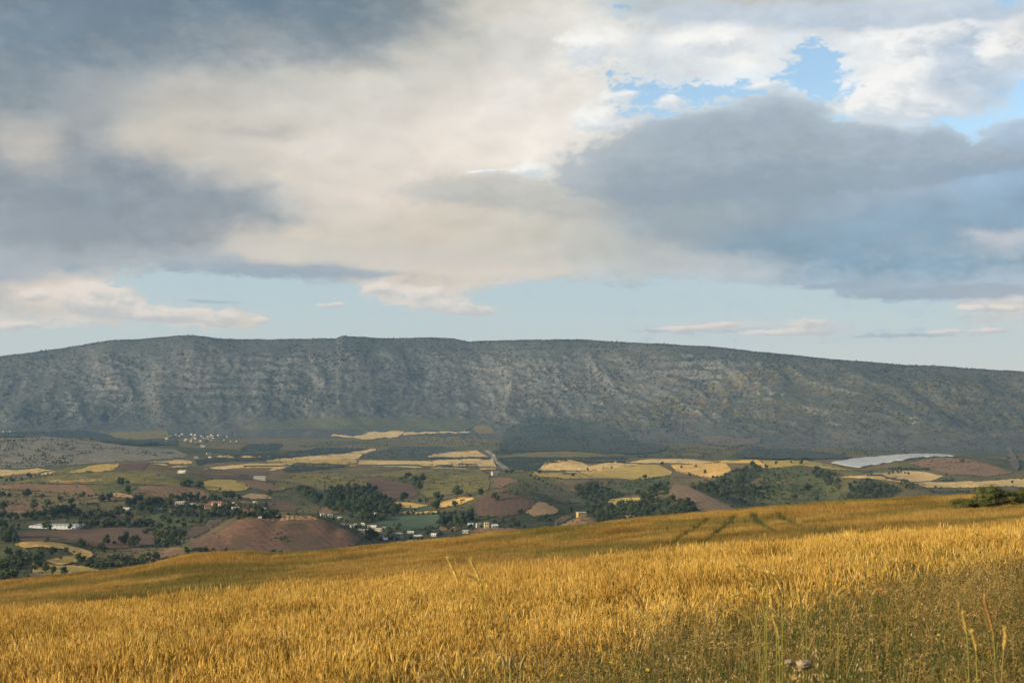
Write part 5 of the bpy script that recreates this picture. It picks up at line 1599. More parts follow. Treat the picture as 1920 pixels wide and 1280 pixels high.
HOUSES = [
    # upper village
    (338, 947, 18, 8, 'white', 'flat', 'white two storey house with openings at the left of the upper village', 4),
    (358, 947, 15, 4, 'white', 'flat', 'long low white house joined to the white two storey house', 4),
    (371, 950, 8, 6, 'cream', 'dark', 'small cream house right of the long low white one', 2),
    (389, 953, 12, 10, 'pink', 'tile', 'tall pink walled house in the upper village', 3),
    (407, 948, 26, 9, 'pink', 'tile', 'widest red roofed house of the upper village', 5),
    (449, 946, 26, 7, 'cream', 'tile', 'long red roofed house at the right of the upper village', 5),
    (441, 955, 14, 5, 'cream', 'flat', 'cream flat roofed house below the long red roof', 3),
    (464, 962, 22, 8, 'white', 'tile', 'red roofed white house lowest in the upper village', 4),
    (323, 961, 9, 5, 'white', 'gmetal', 'small white shed left of the upper village', 1),
    (299, 957, 7, 5, 'grey', 'flat', 'grey hut in the grove left of the upper village', 1),
    (236, 956, 16, 5, 'white', 'gmetal', 'low white farm building left in the grove', 3),
    (284, 962, 8, 4, 'blue', 'flat', 'pale blue hut at the edge of the green plot', 1),
    (494, 956, 7, 4, 'cream', 'gmetal', 'little cream shed right of the upper village', 1),
    (425, 968, 7, 5, 'white', 'gmetal', 'tiny white shed in the belt below the upper village', 1),
    (488, 972, 6, 4, 'white', 'gmetal', 'tiny white shed on the crest of the mound', 1),
    (479, 943, 9, 4, 'beige', 'flat', 'beige hut at the top right of the upper village', 1),
    # lower village
    (605, 968, 10, 6, 'blue', 'flat', 'bluish house at the upper left of the lower village', 2),
    (619, 969, 9, 6, 'white', 'flat', 'white house beside the bluish one', 2),
    (636, 972, 6, 4, 'white', 'gmetal', 'white shed above the lower village', 1),
    (642, 986, 9, 5, 'cream', 'flat', 'cream house on the mound side of the lower village', 2),
    (654, 988, 10, 6, 'white', 'flat', 'white house right of the cream one beside the mound', 2),
    (659, 992, 5, 8, 'white', 'flat', 'narrow tall white house in the lower village', 1),
    (666, 987, 6, 6, 'grey', 'flat', 'grey house behind the narrow tall white one', 1),
    (682, 984, 8, 5, 'white', 'gmetal', 'white roofed shed at the top of the lower village', 1),
    (693, 989, 7, 5, 'white', 'flat', 'white cottage in the middle of the lower village', 1),
    (701, 991, 10, 7, 'white', 'gmetal', 'bright white roofed house of the lower village', 2),
    (693, 996, 10, 5, 'beige', 'gmetal', 'low white roofed barn in the lower village', 2),
    (677, 999, 14, 8, 'beige', 'flat', 'beige house with openings left in the lower village', 4),
    (710, 998, 14, 9, 'beige', 'flat', 'beige two storey house in the lower village', 4),
    (720, 991, 5, 4, 'cream', 'flat', 'little cream hut beside the green crop', 1),
    (711, 1008, 12, 10, 'grey', 'flat', 'grey concrete house with dark openings', 4),
    (720, 1008, 6, 9, 'cream', 'flat', 'narrow cream house joined to the grey concrete one', 1),
    (722, 1014, 8, 6, 'white', 'gmetal', 'small white house lowest in the lower village', 1),
    (747, 1008, 16, 10, 'grey', 'flat', 'grey two storey house right of the lower village', 4),
    (770, 1000, 12, 5, 'white', 'gmetal', 'long white roofed shed below the green crop', 2),
    (783, 1008, 15, 6, 'white', 'gmetal', 'white shed nearest to the wheat beyond the slope', 3),
    (814, 1005, 10, 6, 'blue', 'gmetal', 'pale blue roofed shed at the right of the lower village', 2),
    (704, 967, 4, 7, 'white', 'flat', 'slim white tower house in the dense wood', 1),
    (846, 990, 11, 4, 'white', 'gmetal', 'white roofed shed on red earth', 2),
    (767, 1016, 7, 4, 'grey', 'gmetal', 'low grey shed at the wheat edge', 1),
    # group by the cream house
    (882, 985, 10, 5, 'grey', 'gmetal', 'grey shed under the tall tree', 2),
    (897, 989, 9, 9, 'grey', 'flat', 'grey house left of the cream house', 2),
    (912, 990, 9, 12, 'cream', 'flat', 'cream upright house just beyond the wheat', 2),
    (927, 989, 12, 7, 'white', 'gmetal', 'white roofed shed right of the cream house', 2),
    (874, 999, 12, 6, 'grey', 'flat', 'grey house half hidden by the wheat slope', 3),
    # lone houses
    (1090, 969, 17, 10, 'yellow', 'flat', 'yellow house on the pinkish mound', 3),
    (928, 891, 13, 8, 'white', 'flat', 'small white house at the end of the road', 3),
    (487, 899, 24, 7, 'white', 'flat', 'long white house with a row of windows', 6),
    (342, 887, 16, 6, 'cream', 'gmetal', 'low cream farmhouse below the short straw strip', 3),
    (1181, 972, 14, 7, 'beige', 'tile', 'tan house in the large wood beyond the wheat', 3),
    (926, 855, 5, 4, 'white', 'flat', 'white hut beside the grey road', 1),
    (1154, 868, 4, 3, 'white', 'flat', 'tiny white hut on the straw strip', 1),
    (159, 988, 5, 3, 'white', 'gmetal', 'tiny white shed in the clump by the greenhouse', 1),
]
for (px, py, w, h, wl, rf, lab, nw) in HOUSES:
    house(px, py, w, h, wl, rf, lab, wins=nw)
FAR_LAB = 'small pale house of the far village at the mountain foot'
for k in range(38):
    x = _tr.gauss(372, 34)
    x = min(max(x, 305), 455)
    y = 824 + _tr.uniform(-9, 7) + (4 if x > 420 else 0) * 0
    house(x, y, _tr.uniform(3.0, 5.0), _tr.uniform(2.2, 3.4), _tr.choice(['white', 'beige', 'grey', 'cream', 'beige', 'pink']), _tr.choice(['flat', 'flat', 'tile', 'flat']), FAR_LAB, 'houses of the far village', detail=False)
for (x, y, w, h, lab) in [(380, 838, 9, 4, 'larger pale house below the far village'), (391, 852, 9, 4, 'pale farm building below the far village'), (367, 859, 9, 4, 'white farmhouse at the end of the straw strip'), (394, 858, 7, 3, 'low pale shed beside the narrow straw strip')]:
    house(x, y, w, h, 'white', 'flat', lab, wins=2)
for x in (6, 12, 19):
    house(x, 810, 4, 2.4, 'white', 'flat', 'tiny white house at the left foot of the mountain', 'houses at the left foot of the mountain', detail=False)

# white tunnel greenhouse: spans side by side, each a vaulted roof panel
m, t = mat('greenhouse_film')
n = t.noise(pos(t), .6, 4, .6)
finish(t, t.ramp(n, [(.3, (.60, .63, .64)), (.7, (.74, .76, .76))]), .4, trans=.15, spec=.4)
M['film'] = m
M['steel'] = plain('galvanised_steel', (.42, .43, .43), rough=.5)
a = hits([52], [984])[0]
b = hits([147], [983])[0]
kx = (b[1] / F)
rt = bpy.data.objects.new('greenhouse', None)
COL.objects.link(rt)
mid = hits([99], [991])[0]
rt.location = (mid[0], mid[1], mid[2])
rt.rotation_euler = (0, 0, math.radians(-3))
tag(rt, 'long white film greenhouse in the brown fields at the left', 'greenhouse')
GW, GD, GH, RH = 92 * mid[1] / F, 30.0, 2.8, 1.3
NS = 12
for i in range(NS):
    x0 = -GW / 2 + GW * i / NS
    x1 = -GW / 2 + GW * (i + 1) / NS
    mb = MB()
    prof = [(x0 + (x1 - x0) * f_, GH + RH * math.sin(math.pi * f_)) for f_ in np.linspace(0, 1, 9)]
    V = []
    for yv in (0, GD):
        V += [(x, yv, z) for x, z in prof]
    V2 = [(x, y, z - .08) for x, y, z in V]
    Fc = [(j, j + 1, 9 + j + 1, 9 + j) for j in range(8)]
    mb.add(V, Fc)
    mb.add(V2, [f[::-1] for f in Fc])
    obj('roof_panel', mb.mesh('roof_panel', [M['film']], True), rt)
    mb = MB()
    mb.add([(x0 + .06, .02, -1.5), (x1 - .06, .02, -1.5)] + [(x, .02, z - .1) for x, z in prof[::-1]], [tuple(range(11))])
    mb.add([(x0 + .06, GD - .02, -1.5), (x1 - .06, GD - .02, -1.5)] + [(x, GD - .02, z - .1) for x, z in prof[::-1]], [tuple(range(11))[::-1]])
    obj('end_panel', mb.mesh('end_panel', [M['film']]), rt)
    mb = MB()
    mb.tube([(x0, -.08, -1.5), (x0, -.08, GH)], [.07, .07], 5)
    obj('post', mb.mesh('post', [M['steel']]), rt)
for sx in (-1, 1):
    mb = MB()
    mb.box(sx * GW / 2 - .04, sx * GW / 2 + .04, .1, GD - .1, -1.5, GH - .05)
    obj('side_wall', mb.mesh('side_wall', [M['film']]), rt)

# plastic sheeting over the crest of the brown hill
m, t = mat('plastic_sheeting')
ph = t.vec('DOT_PRODUCT', pos(t), (math.cos(.5), math.sin(.5), 0))
sv = t.math('MULTIPLY_ADD', t.math('SINE', t.math('MULTIPLY', ph, 2 * math.pi / 7.5)), .5, .5)
col = t.mix(t.maprange(sv, .15, .4, .35, 0), (.33, .355, .385), (.22, .235, .25))
finish(t, t.mix(t.maprange(t.noise(pos(t), .02, 3, .6), .4, .7, 0, .5), col, (.28, .30, .33)), .5, spec=.35)
M['plastic'] = m
o = field('plastic_greenhouse', [(1560, 869), (1600, 861), (1660, 855), (1720, 852), (1755, 852), (1792, 856), (1760, 857), (1730, 857), (1700, 863), (1660, 868), (1640, 872), (1614, 878), (1590, 874)],
          M['plastic'], lift=3.2, label='wide pale grey plastic greenhouses draped over the far brown hill', kind=None, step=(4, 1.2), ratio=1.3,
          relief=lambda W_: .35 * np.sin((W_[:, 0] * math.cos(.5) + W_[:, 1] * math.sin(.5)) * 2 * math.pi / 7.5))
sol = o.modifiers.new('film', 'SOLIDIFY')
sol.thickness = 2.4
o['category'] = 'greenhouse'

# two lattice masts on the ridge
for px, lab in ((1247, 'left one of two thin masts on the mountain ridge'), (1304, 'right one of two thin masts on the mountain ridge')):
    u = float(pxu(px))
    fmx = float(np.interp(px, MT_F[:, 0], MT_F[:, 1]) + np.interp(px, MT_D[:, 0], MT_D[:, 1]))
    z = float(far_z(np.array([u]), np.array([fmx]))[0])
    rt = bpy.data.objects.new('mast', None)
    COL.objects.link(rt)
    rt.location = (u * fmx, fmx, z - 1)
    tag(rt, lab, 'mast', 'masts on the ridge')
    for sx, sy in ((-1, -1), (1, -1), (1, 1), (-1, 1)):
        mb = MB()
        mb.tube([(sx * 2.2, sy * 2.2, 0), (sx * .4, sy * .4, 24)], [.28, .16], 5)
        obj('leg', mb.mesh('leg', [M['steel']]), rt)
    for zc, hwid in ((18, 5), (21.5, 4)):
        mb = MB()
        mb.tube([(-hwid, 0, zc), (hwid, 0, zc)], [.18, .18], 5)
        obj('cross_arm', mb.mesh('cross_arm', [M['steel']]), rt)

# air of the valley
mb = MB()
mb.box(-9000, 9000, -400, 10800, -190, 470)
m = bpy.data.materials.new('valley_haze')
m.use_nodes = True
t = NT(m.node_tree)
t.n.clear()
pv = t.node('ShaderNodeVolumePrincipled', {'Color': (.32, .60, 1.0, 1), 'Density': 3.2e-5, 'Anisotropy': .0})
t.node('ShaderNodeOutputMaterial', {'Volume': pv.outputs[0]})
o = obj('haze', mb.mesh('haze', [m]))
o['kind'] = 'stuff'

# ------------------------------------------------------------------ the wheat and the wild grass in front
def straw_mat(name, stops, trans=.3, green=(.13, .15, .035), gscale=.35, gthr=(.5, .66), gmax=.6, rough=.6):
    m, t = mat(name)
    at = t.node('ShaderNodeAttribute', attribute_name='tone')
    oi = t.node('ShaderNodeObjectInfo')
    f = t.math('ADD', t.math('MULTIPLY', at.outputs['Fac'], .7), t.math('MULTIPLY', oi.outputs['Random'], .3))
    col = t.ramp(f, stops)
    g = t.noise(oi.outputs['Location'], gscale, 4, .6)
    col = t.mix(t.maprange(g, gthr[0], gthr[1], 0, gmax, True), col, green)
    g2 = t.noise(oi.outputs['Location'], gscale * 2.3, 3, .6)
    col = t.mix(t.maprange(g2, .3, .7), t.mix(1.0, col, (.70, .58, .44), 'MULTIPLY'), t.mix(1.0, col, (1.12, 1.12, 1.12), 'MULTIPLY'))
    finish(t, col, rough, trans=trans, spec=.25)
    return m


M['wheat'] = straw_mat('ripe_wheat', [(.0, (.30, .20, .045)), (.3, (.55, .375, .08)), (.65, (.70, .50, .13)), (1.0, (.83, .65, .27))], gscale=.45, gthr=(.56, .74), gmax=.55)  # the pale end puts sunlit ear tips into the colour
M['stalk'] = straw_mat('wheat_stalk', [(.0, (.16, .16, .035)), (.4, (.34, .25, .055)), (1.0, (.52, .36, .10))], gscale=.45, gthr=(.50, .70), gmax=.7)
M['wheat_far'] = straw_mat('distant_wheat', [(.0, (.19, .145, .036)), (.5, (.38, .255, .07)), (1.0, (.54, .36, .115))], green=(.105, .12, .032), gscale=.040, gthr=(.43, .60), gmax=.72)
M['grass_green'] = straw_mat('green_grass', [(.0, (.05, .085, .018)), (.5, (.105, .15, .034)), (1.0, (.21, .225, .06))], gscale=.8, gthr=(.48, .66), gmax=.6, green=(.035, .075, .018))
M['grass_brown'] = straw_mat('dry_grass', [(.0, (.14, .11, .035)), (.5, (.30, .22, .07)), (1.0, (.48, .36, .14))], gscale=.8, gthr=(.5, .72), gmax=.5, green=(.12, .12, .035))
M['oat'] = straw_mat('wild_oat_husk', [(.0, (.50, .42, .27)), (1.0, (.72, .64, .46))], gmax=0)
m, t = mat('yellow_petal')
finish(t, (.75, .52, .03), .6, trans=.3)
M['petal'] = m


def with_tone(mb, tones, name, mats, smooth=False):
    me = mb.mesh(name, mats, smooth)
    a = me.attributes.new('tone', 'FLOAT', 'POINT')
    a.data.foreach_set('value', np.asarray(tones, np.float32))
    return me


def ear(mb, tones, p, d, L, R, r, tone, awn=.07, mi=0, n_awn=9):
    """a bearded ear: plump spindle of grains plus awns"""
    d = d.normalized()
    a = d.orthogonal().normalized()
    a.rotate(Matrix.Rotation(r.uniform(0, 6.28), 3, d))
    b = d.cross(a)
    prof = [(0, .35), (.18, .9), (.42, 1.0), (.7, .85), (.9, .5), (1.0, .08)]
    V = []
    for k, (f, w) in enumerate(prof):
        for i in range(4):
            an = math.pi / 2 * i + .4 * k
            V.append(p + d * L * f + (a * math.cos(an) * .62 + b * math.sin(an)) * R * w)
    Fc = []
    for k in range(len(prof) - 1):
        for i in range(4):
            Fc.append((k * 4 + i, k * 4 + (i + 1) % 4, (k + 1) * 4 + (i + 1) % 4, (k + 1) * 4 + i))
    mb.add(V, Fc, mi)
    tones += [min(1, max(0, tone + r.uniform(-.08, .08)))] * len(V)
    for k in range(n_awn):
        f = r.uniform(.15, .95)
        an = r.uniform(0, 6.28)
        o_ = a * math.cos(an) + b * math.sin(an)
        q_ = p + d * L * f + o_ * R * .6
        e = q_ + (d + o_ * r.uniform(.12, .38)).normalized() * awn * r.uniform(.7, 1.2)
        s_ = d.cross(o_).normalized() * .0011
        mb.add([q_ - s_, q_ + s_, e], [(0, 1, 2)], mi)
        tones += [min(1, tone + .2)] * 3


def wheat_clump(name, seed, n=24, rad=.17, h=(.62, .87), lean=.06):
    r = random.Random(seed)
    mb = MB()
    tones = []
    wind = Vector((r.gauss(.05, .04), r.gauss(0, .04), 0))
    for k in range(n):
        an, rr = r.uniform(0, 6.28), rad * math.sqrt(r.uniform(0, 1))
        x, y = rr * math.cos(an), rr * math.sin(an)
        H = r.uniform(*h)
        tn = r.betavariate(2.2, 1.8)
        lv = Vector((r.gauss(0, lean), r.gauss(0, lean), 0)) + wind
        p0 = Vector((x, y, -.05))
        p1 = Vector((x, y, 0)) + lv * H * .3 + Vector((0, 0, H * .55))
        p2 = Vector((x, y, 0)) + lv * H * .85 + Vector((0, 0, H))
        n0 = len(mb.v)
        mb.tube([p0, p1, p2], [.0021, .0018, .0013], 3, 1, cap=False)
        tones += [max(0, tn - .3)] * 3 + [tn * .8] * 3 + [tn] * 3  # darker towards the base, contrast to the sunlit tips put into the tone
        dr = (p2 - p1).normalized() + Vector((lv.x * 1.5, lv.y * 1.5, -.05 - .3 * r.random() ** 3)) * r.uniform(.3, 1.5)
        ear(mb, tones, p2, dr, r.uniform(.07, .10), r.uniform(.0055, .0078), r, tn, awn=r.uniform(.045, .07), n_awn=7)
        for q_ in range(1):
            hz = H * r.uniform(.25, .66)
            aa = r.uniform(0, 6.28)
            out = Vector((math.cos(aa), math.sin(aa), 0))
            Lf = r.uniform(.12, .24)
            b0 = Vector((x, y, hz)) + lv * hz
            pts_ = [b0, b0 + out * Lf * .4 + Vector((0, 0, Lf * .55)), b0 + out * Lf * .6 + Vector((0, 0, Lf * .8)), b0 + out * Lf * .85 + Vector((0, 0, Lf * .7))]
            side = Vector((-out.y, out.x, 0))
            mb.ribbon(pts_, [.005, .006, .004, .001], side, 1)
            tl = max(0, tn - r.uniform(0, .45))
            tones += [tl] * 8
    return with_tone(mb, tones, name, [M['wheat'], M['stalk']])


def far_clump(name, seed, n=46, rad=.52, h=(.50, .72)):
    r = random.Random(seed)
    mb = MB()
    tones = []
    for k in range(n):
        an, rr = r.uniform(0, 6.28), rad * math.sqrt(r.uniform(0, 1))
        x, y = rr * math.cos(an), rr * math.sin(an)
        H = r.uniform(*h)
        aa = r.uniform(0, 3.14)
        s_ = Vector((math.cos(aa), math.sin(aa), 0))
        lv = Vector((r.gauss(.05, .14), r.gauss(0, .14), 0))
        tn = r.random()
        w = r.uniform(.010, .020)
        b0 = Vector((x, y, -.05))
        b1 = Vector((x, y, H * .8)) + lv * H * .6
        b2 = Vector((x, y, H + .10)) + lv * H * 1.1
        mb.add([b0 - s_ * .004, b0 + s_ * .004, b1 + s_ * w * .5, b2, b1 - s_ * w * .5], [(0, 1, 2, 4), (4, 2, 3)])
        tones += [max(0, tn - .5)] * 2 + [tn] * 3
    return with_tone(mb, tones, name, [M['wheat_far']])


def grass_tuft(name, seed, n=34, rad=.12, h=(.18, .5), mat_=None, w=.005, heads=0, droop=.5):
    r = random.Random(seed)
    mb = MB()
    tones = []
    for k in range(n):
        an, rr = r.uniform(0, 6.28), rad * math.sqrt(r.uniform(0, 1))
        x, y = rr * math.cos(an), rr * math.sin(an)
        H = r.uniform(*h)
        aa = r.uniform(0, 6.28)
        out = Vector((math.cos(aa), math.sin(aa), 0))
        side = Vector((-out.y, out.x, 0))
        d_ = r.uniform(.1, droop)
        b0 = Vector((x, y, -.03))
        tn = r.random()
        pts_ = [b0, b0 + out * H * .12 + Vector((0, 0, H * .5)), b0 + out * H * (.2 + .3 * d_) + Vector((0, 0, H * .85)), b0 + out * H * (.3 + .7 * d_) + Vector((0, 0, H * (1.0 - .35 * d_)))]
        mb.ribbon(pts_, [w, w * .9, w * .6, w * .1], side)
        tones += [max(0, tn - .4)] * 2 + [tn * .8] * 2 + [tn] * 4
        if r.random() < heads:
            # slack brown spikelets at the tip
            for j in range(7):
                q_ = pts_[2].lerp(pts_[3], r.random()) + Vector((r.gauss(0, .01), r.gauss(0, .01), r.gauss(-.01, .008)))
                e = Vector((r.gauss(0, .4), r.gauss(0, .4), r.uniform(-.8, .6))).normalized()
                s2 = e.orthogonal().normalized() * .0025
                mb.add([q_ - e * .008, q_ + s2, q_ + e * .014, q_ - s2], [(0, 1, 2, 3)])
                tones += [min(1, tn + .25)] * 4
    return with_tone(mb, tones, name, [mat_])


def oat_plant(name, seed, H=.75):
    """wild oat: thin culm, slack panicle of hanging pale spikelets"""
    r = random.Random(seed)
    mb = MB()
    tones = []
    lv = Vector((r.gauss(0, .1), r.gauss(0, .1), 0))
    pts_ = [Vector((0, 0, -.03)), lv * .3 + Vector((0, 0, H * .5)), lv + Vector((0, 0, H))]
    mb.tube(pts_, [.0022, .0018, .0010], 3, 0, cap=False)
    tones += [.4] * 9
    for k in range(15):
        f = r.uniform(.62, 1.0)
        p = pts_[1].lerp(pts_[2], (f - .5) * 2)
        aa = r.uniform(0, 6.28)
        o_ = Vector((math.cos(aa), math.sin(aa), 0))
        L = r.uniform(.03, .085) * (1.25 - f * .6)
        e = p + o_ * L + Vector((0, 0, L * .2))
        s_ = Vector((-o_.y, o_.x, 0)) * .0007
        mb.add([p - s_, p + s_, e + s_, e - s_], [(0, 1, 2, 3)], 0)
        tones += [.7] * 4
        tip = e + o_ * .008 + Vector((0, 0, -.026))
        w = .0042
        s2 = Vector((-o_.y, o_.x, 0)) * w
        midp = e.lerp(tip, .4)
        mb.add([e, midp + s2, tip, midp - s2, midp + o_ * w * .7], [(0, 1, 4), (1, 2, 4), (2, 3, 4), (3, 0, 4)], 1)
        tones += [r.random()] * 5
    return with_tone(mb, tones, name, [M['grass_brown'], M['oat']])


def weed(name, seed, H=.35):
    """leafy herb with small leaves up a branching stem"""
    r = random.Random(seed)
    mb = MB()
    tones = []
    for b in range(5):
        aa = r.uniform(0, 6.28)
        o_ = Vector((math.cos(aa), math.sin(aa), 0))
        h_ = H * r.uniform(.6, 1)
        sp = r.uniform(.05, .3)
        pts_ = [Vector((0, 0, -.02)), o_ * h_ * sp * .4 + Vector((0, 0, h_ * .5)), o_ * h_ * sp + Vector((0, 0, h_))]
        mb.tube(pts_, [.003, .002, .001], 3, 0, cap=False)
        tones += [.3] * 9
        for k in range(12):
            f = r.uniform(.1, 1)
            p = pts_[0].lerp(pts_[1], f * 2) if f < .5 else pts_[1].lerp(pts_[2], f * 2 - 1)
            an = r.uniform(0, 6.28)
            l_ = Vector((math.cos(an), math.sin(an), r.uniform(.1, .8))).normalized()
            s_ = l_.cross(Vector((0, 0, 1))).normalized()
            L = r.uniform(.025, .06)
            mb.add([p, p + l_ * L * .5 + s_ * L * .2, p + l_ * L, p + l_ * L * .5 - s_ * L * .2], [(0, 1, 2, 3)])
            tones += [r.random() * .8] * 4
    return with_tone(mb, tones, name, [M['grass_green']])


WH = [wheat_clump('wheat_clump_%d' % k, 400 + k) for k in range(9)]
FW = [far_clump('far_clump_%d' % k, 430 + k) for k in range(6)]
GG = [grass_tuft('green_tuft_%d' % k, 450 + k, 40, .13, (.18, .58), M['grass_green'], .0055) for k in range(5)]
GB = [grass_tuft('brown_tuft_%d' % k, 460 + k, 30, .14, (.30, .78), M['grass_brown'], .0034, heads=.85, droop=.45) for k in range(6)]
OA = [oat_plant('oat_%d' % k, 470 + k, h) for k, h in enumerate((.62, .75, .85, .7))]
WE = [weed('weed_%d' % k, 480 + k, h) for k, h in enumerate((.28, .36, .45))]


def near_pts(y0, y1, per_m2, margin=60, law=None):
    """even random spots over the wedge of the near slope"""
    ua, ub = (0 - margin - 960) / F, (1920 + margin - 960) / F
    area = (ub - ua) * (y1 * y1 - y0 * y0) / 2
    n = int(area * per_m2)
    y = np.sqrt(RNG.uniform(y0 * y0, y1 * y1, n))
    u = RNG.uniform(ua, ub, n)
    return u, y


def near_area(y0, y1, per_m2, extra):
    """the same wedge widened by some metres to either side, so that a step aside still stands in the crop"""
    n = int((y1 - y0) * 2 * (.38 * y1 + extra) * per_m2)
    y = RNG.uniform(y0, y1, n)
    x = RNG.uniform(-1, 1, n) * (.38 * y1 + extra)
    ok = np.abs(x) < .375 * y + extra
    return x[ok] / y[ok], y[ok]


def lay(name, u, y, protos, smin, smax, label, tilt=.06, zs=None, sink=0.0):
    x = u * y
    z = near_z(u, y) - sink
    n = len(u)
    s = RNG.uniform(smin, smax, n)
    rot = np.stack([RNG.normal(0, tilt, n), RNG.normal(0, tilt, n), RNG.uniform(0, 6.28, n)], 1)
    sc = np.stack([s, s, s * (zs if zs is not None else 1.0)], 1)
    o_ = scatter(name, np.stack([x, y, z], 1), rot, sc, RNG.integers(0, len(protos), n), protos)
    tag(o_, label)
    return o_


def weed_amount(u, y):
    """0 in the wheat, 1 in the strip of wild grass at the lower right"""
    px = 960 + F * u
    yb = np.interp(px, [400, 600, 800, 1000, 1200, 1400, 1600, 1920, 2200], [3.0, 7.8, 9.0, 10.2, 11.6, 13.2, 15.2, 19.5, 22.])
    wob = 1.6 * (fbm(u * y / 1.1, y / 1.1, 3, 201) - .5)
    return sstep(2.6, -2.0, y - yb - wob)


# near wheat
u, y = near_area(1.2, 34, 17, 4.5)
wa = weed_amount(u, y)
keep = RNG.uniform(0, 1, len(u)) > wa * 1.0
# thin spots where the crop stands dark and open
thin = fbm(u * y / 1.3 + 7, y / 2.4, 3, 211)
keep &= ~((thin < .33) & (RNG.uniform(0, 1, len(u)) < .6))
u, y = u[keep], y[keep]
zs = .90 + .42 * (fbm(u * y / 2.2, y / 2.2, 3, 221) - .5) + RNG.normal(0, .035, len(u)) - .18 * weed_amount(u, y)
lay('wheat', u, y, WH, .92, 1.08, 'dense ripe golden wheat covering the near slope', zs=zs)

# second sweep of the slope
TRACKS = [[(1248, 1032), (1270, 1014), (1300, 997), (1320, 981), (1328, 972)], [(1308, 1030), (1322, 1017), (1345, 1000), (1366, 984), (1377, 968)],
          [(1411, 962), (1416, 972), (1426, 983), (1446, 994), (1462, 1001)], [(1458, 960), (1466, 970), (1477, 979), (1515, 993), (1562, 1006)]]
TW = []
for tr_ in TRACKS:
    d_ = []
    for (a, b) in zip(tr_[:-1], tr_[1:]):
        for f_ in np.linspace(0, 1, 12):
            d_.append((a[0] + (b[0] - a[0]) * f_, a[1] + (b[1] - a[1]) * f_))
    d_ = np.array(d_)
    hh_ = hits(d_[:, 0], d_[:, 1] + 3, near=True)
    hh_ = hh_[~np.isnan(hh_[:, 0]) & (hh_[:, 1] > 120)]
    TW.append(hh_)


def track_dist(x, y):
    best = np.full(len(x), 1e9)
    for hh_ in TW:
        for a, b in zip(hh_[:-1], hh_[1:]):
            ab = b[:2] - a[:2]
            L2 = (ab ** 2).sum() + 1e-9
            t_ = np.clip(((x - a[0]) * ab[0] + (y - a[1]) * ab[1]) / L2, 0, 1)
            best = np.minimum(best, np.hypot(x - a[0] - ab[0] * t_, y - a[1] - ab[1] * t_))
    return best


u, y = near_pts(34, 140, .35, 300)
u2, y2 = near_pts(138, 300, 1.6, 110)
u, y = np.concatenate([u, u2]), np.concatenate([y, y2])
td = track_dist(u * y, y)
keep = td > .85
ug, yg = near_pts(130, 280, 7, 0)
ing = track_dist(ug * yg, yg) < .6
lay('track_grass', ug[ing], yg[ing], GG, .5, .8, 'short green growth in the tractor tracks')
u, y = u[keep], y[keep]
zs = 1.0 + .5 * (fbm(u * y / 5.0, y / 9.0, 3, 231) - .5) + RNG.normal(0, .06, len(u))
lay('distant_wheat', u, y, FW, .9, 1.25, 'olive and gold wheat on the farther sweep of the slope', zs=zs)

# wild grass strip
u, y = near_area(1.2, 25, 62, 4.0)
wa = weed_amount(u, y)
patch = fbm(u * y / .8 + 3, y / .8, 3, 241)
r_ = RNG.uniform(0, 1, len(u))
k1 = (r_ < wa * (.7 + 1.3 * sstep(.34, .54, patch)) * 1.0)
lay('green_grass', u[k1], y[k1], GG, .85, 1.5, 'green grass among the weeds at the lower right', tilt=.15)
r_ = RNG.uniform(0, 1, len(u))
k2 = (r_ < (wa * (.22 + .75 * sstep(.58, .34, patch)) * .8 + .05 * (wa > .02)))
lay('dry_grass', u[k2] + .002, y[k2], GB, .8, 1.35, 'brown seeding grass at the lower right', tilt=.15)
r_ = RNG.uniform(0, 1, len(u))
k3 = r_ < wa * .16
lay('leafy_weeds', u[k3] - .002, y[k3], WE, .8, 1.3, 'small leafed weeds among the grass', tilt=.1)
r_ = RNG.uniform(0, 1, len(u))
k4 = r_ < wa * .16 * sstep(.42, .6, fbm(u * y / 1.5, y / 1.5, 2, 251))
lay('wild_oats', u[k4], y[k4], OA, .8, 1.15, 'pale hanging wild oat panicles', tilt=.1)


# ------------------------------------------------------------------ single things in front
def at_near(px, py, y):
    """a point at distance y on the sight line"""
    return Vector((float(pxu(px)) * y, y, float(pys(py)) * y))


M['stem_gold'] = plain('golden_grass_stem', (.26, .24, .06), var=.15, scale=30)
M['head_gold'] = plain('golden_grass_ear', (.70, .52, .16), var=.15, scale=60)
M['head_rust'] = plain('reddish_grass_ear', (.46, .28, .09), var=.15, scale=60)
for nm_ in ('stem_gold', 'head_gold', 'head_rust'):
    pass


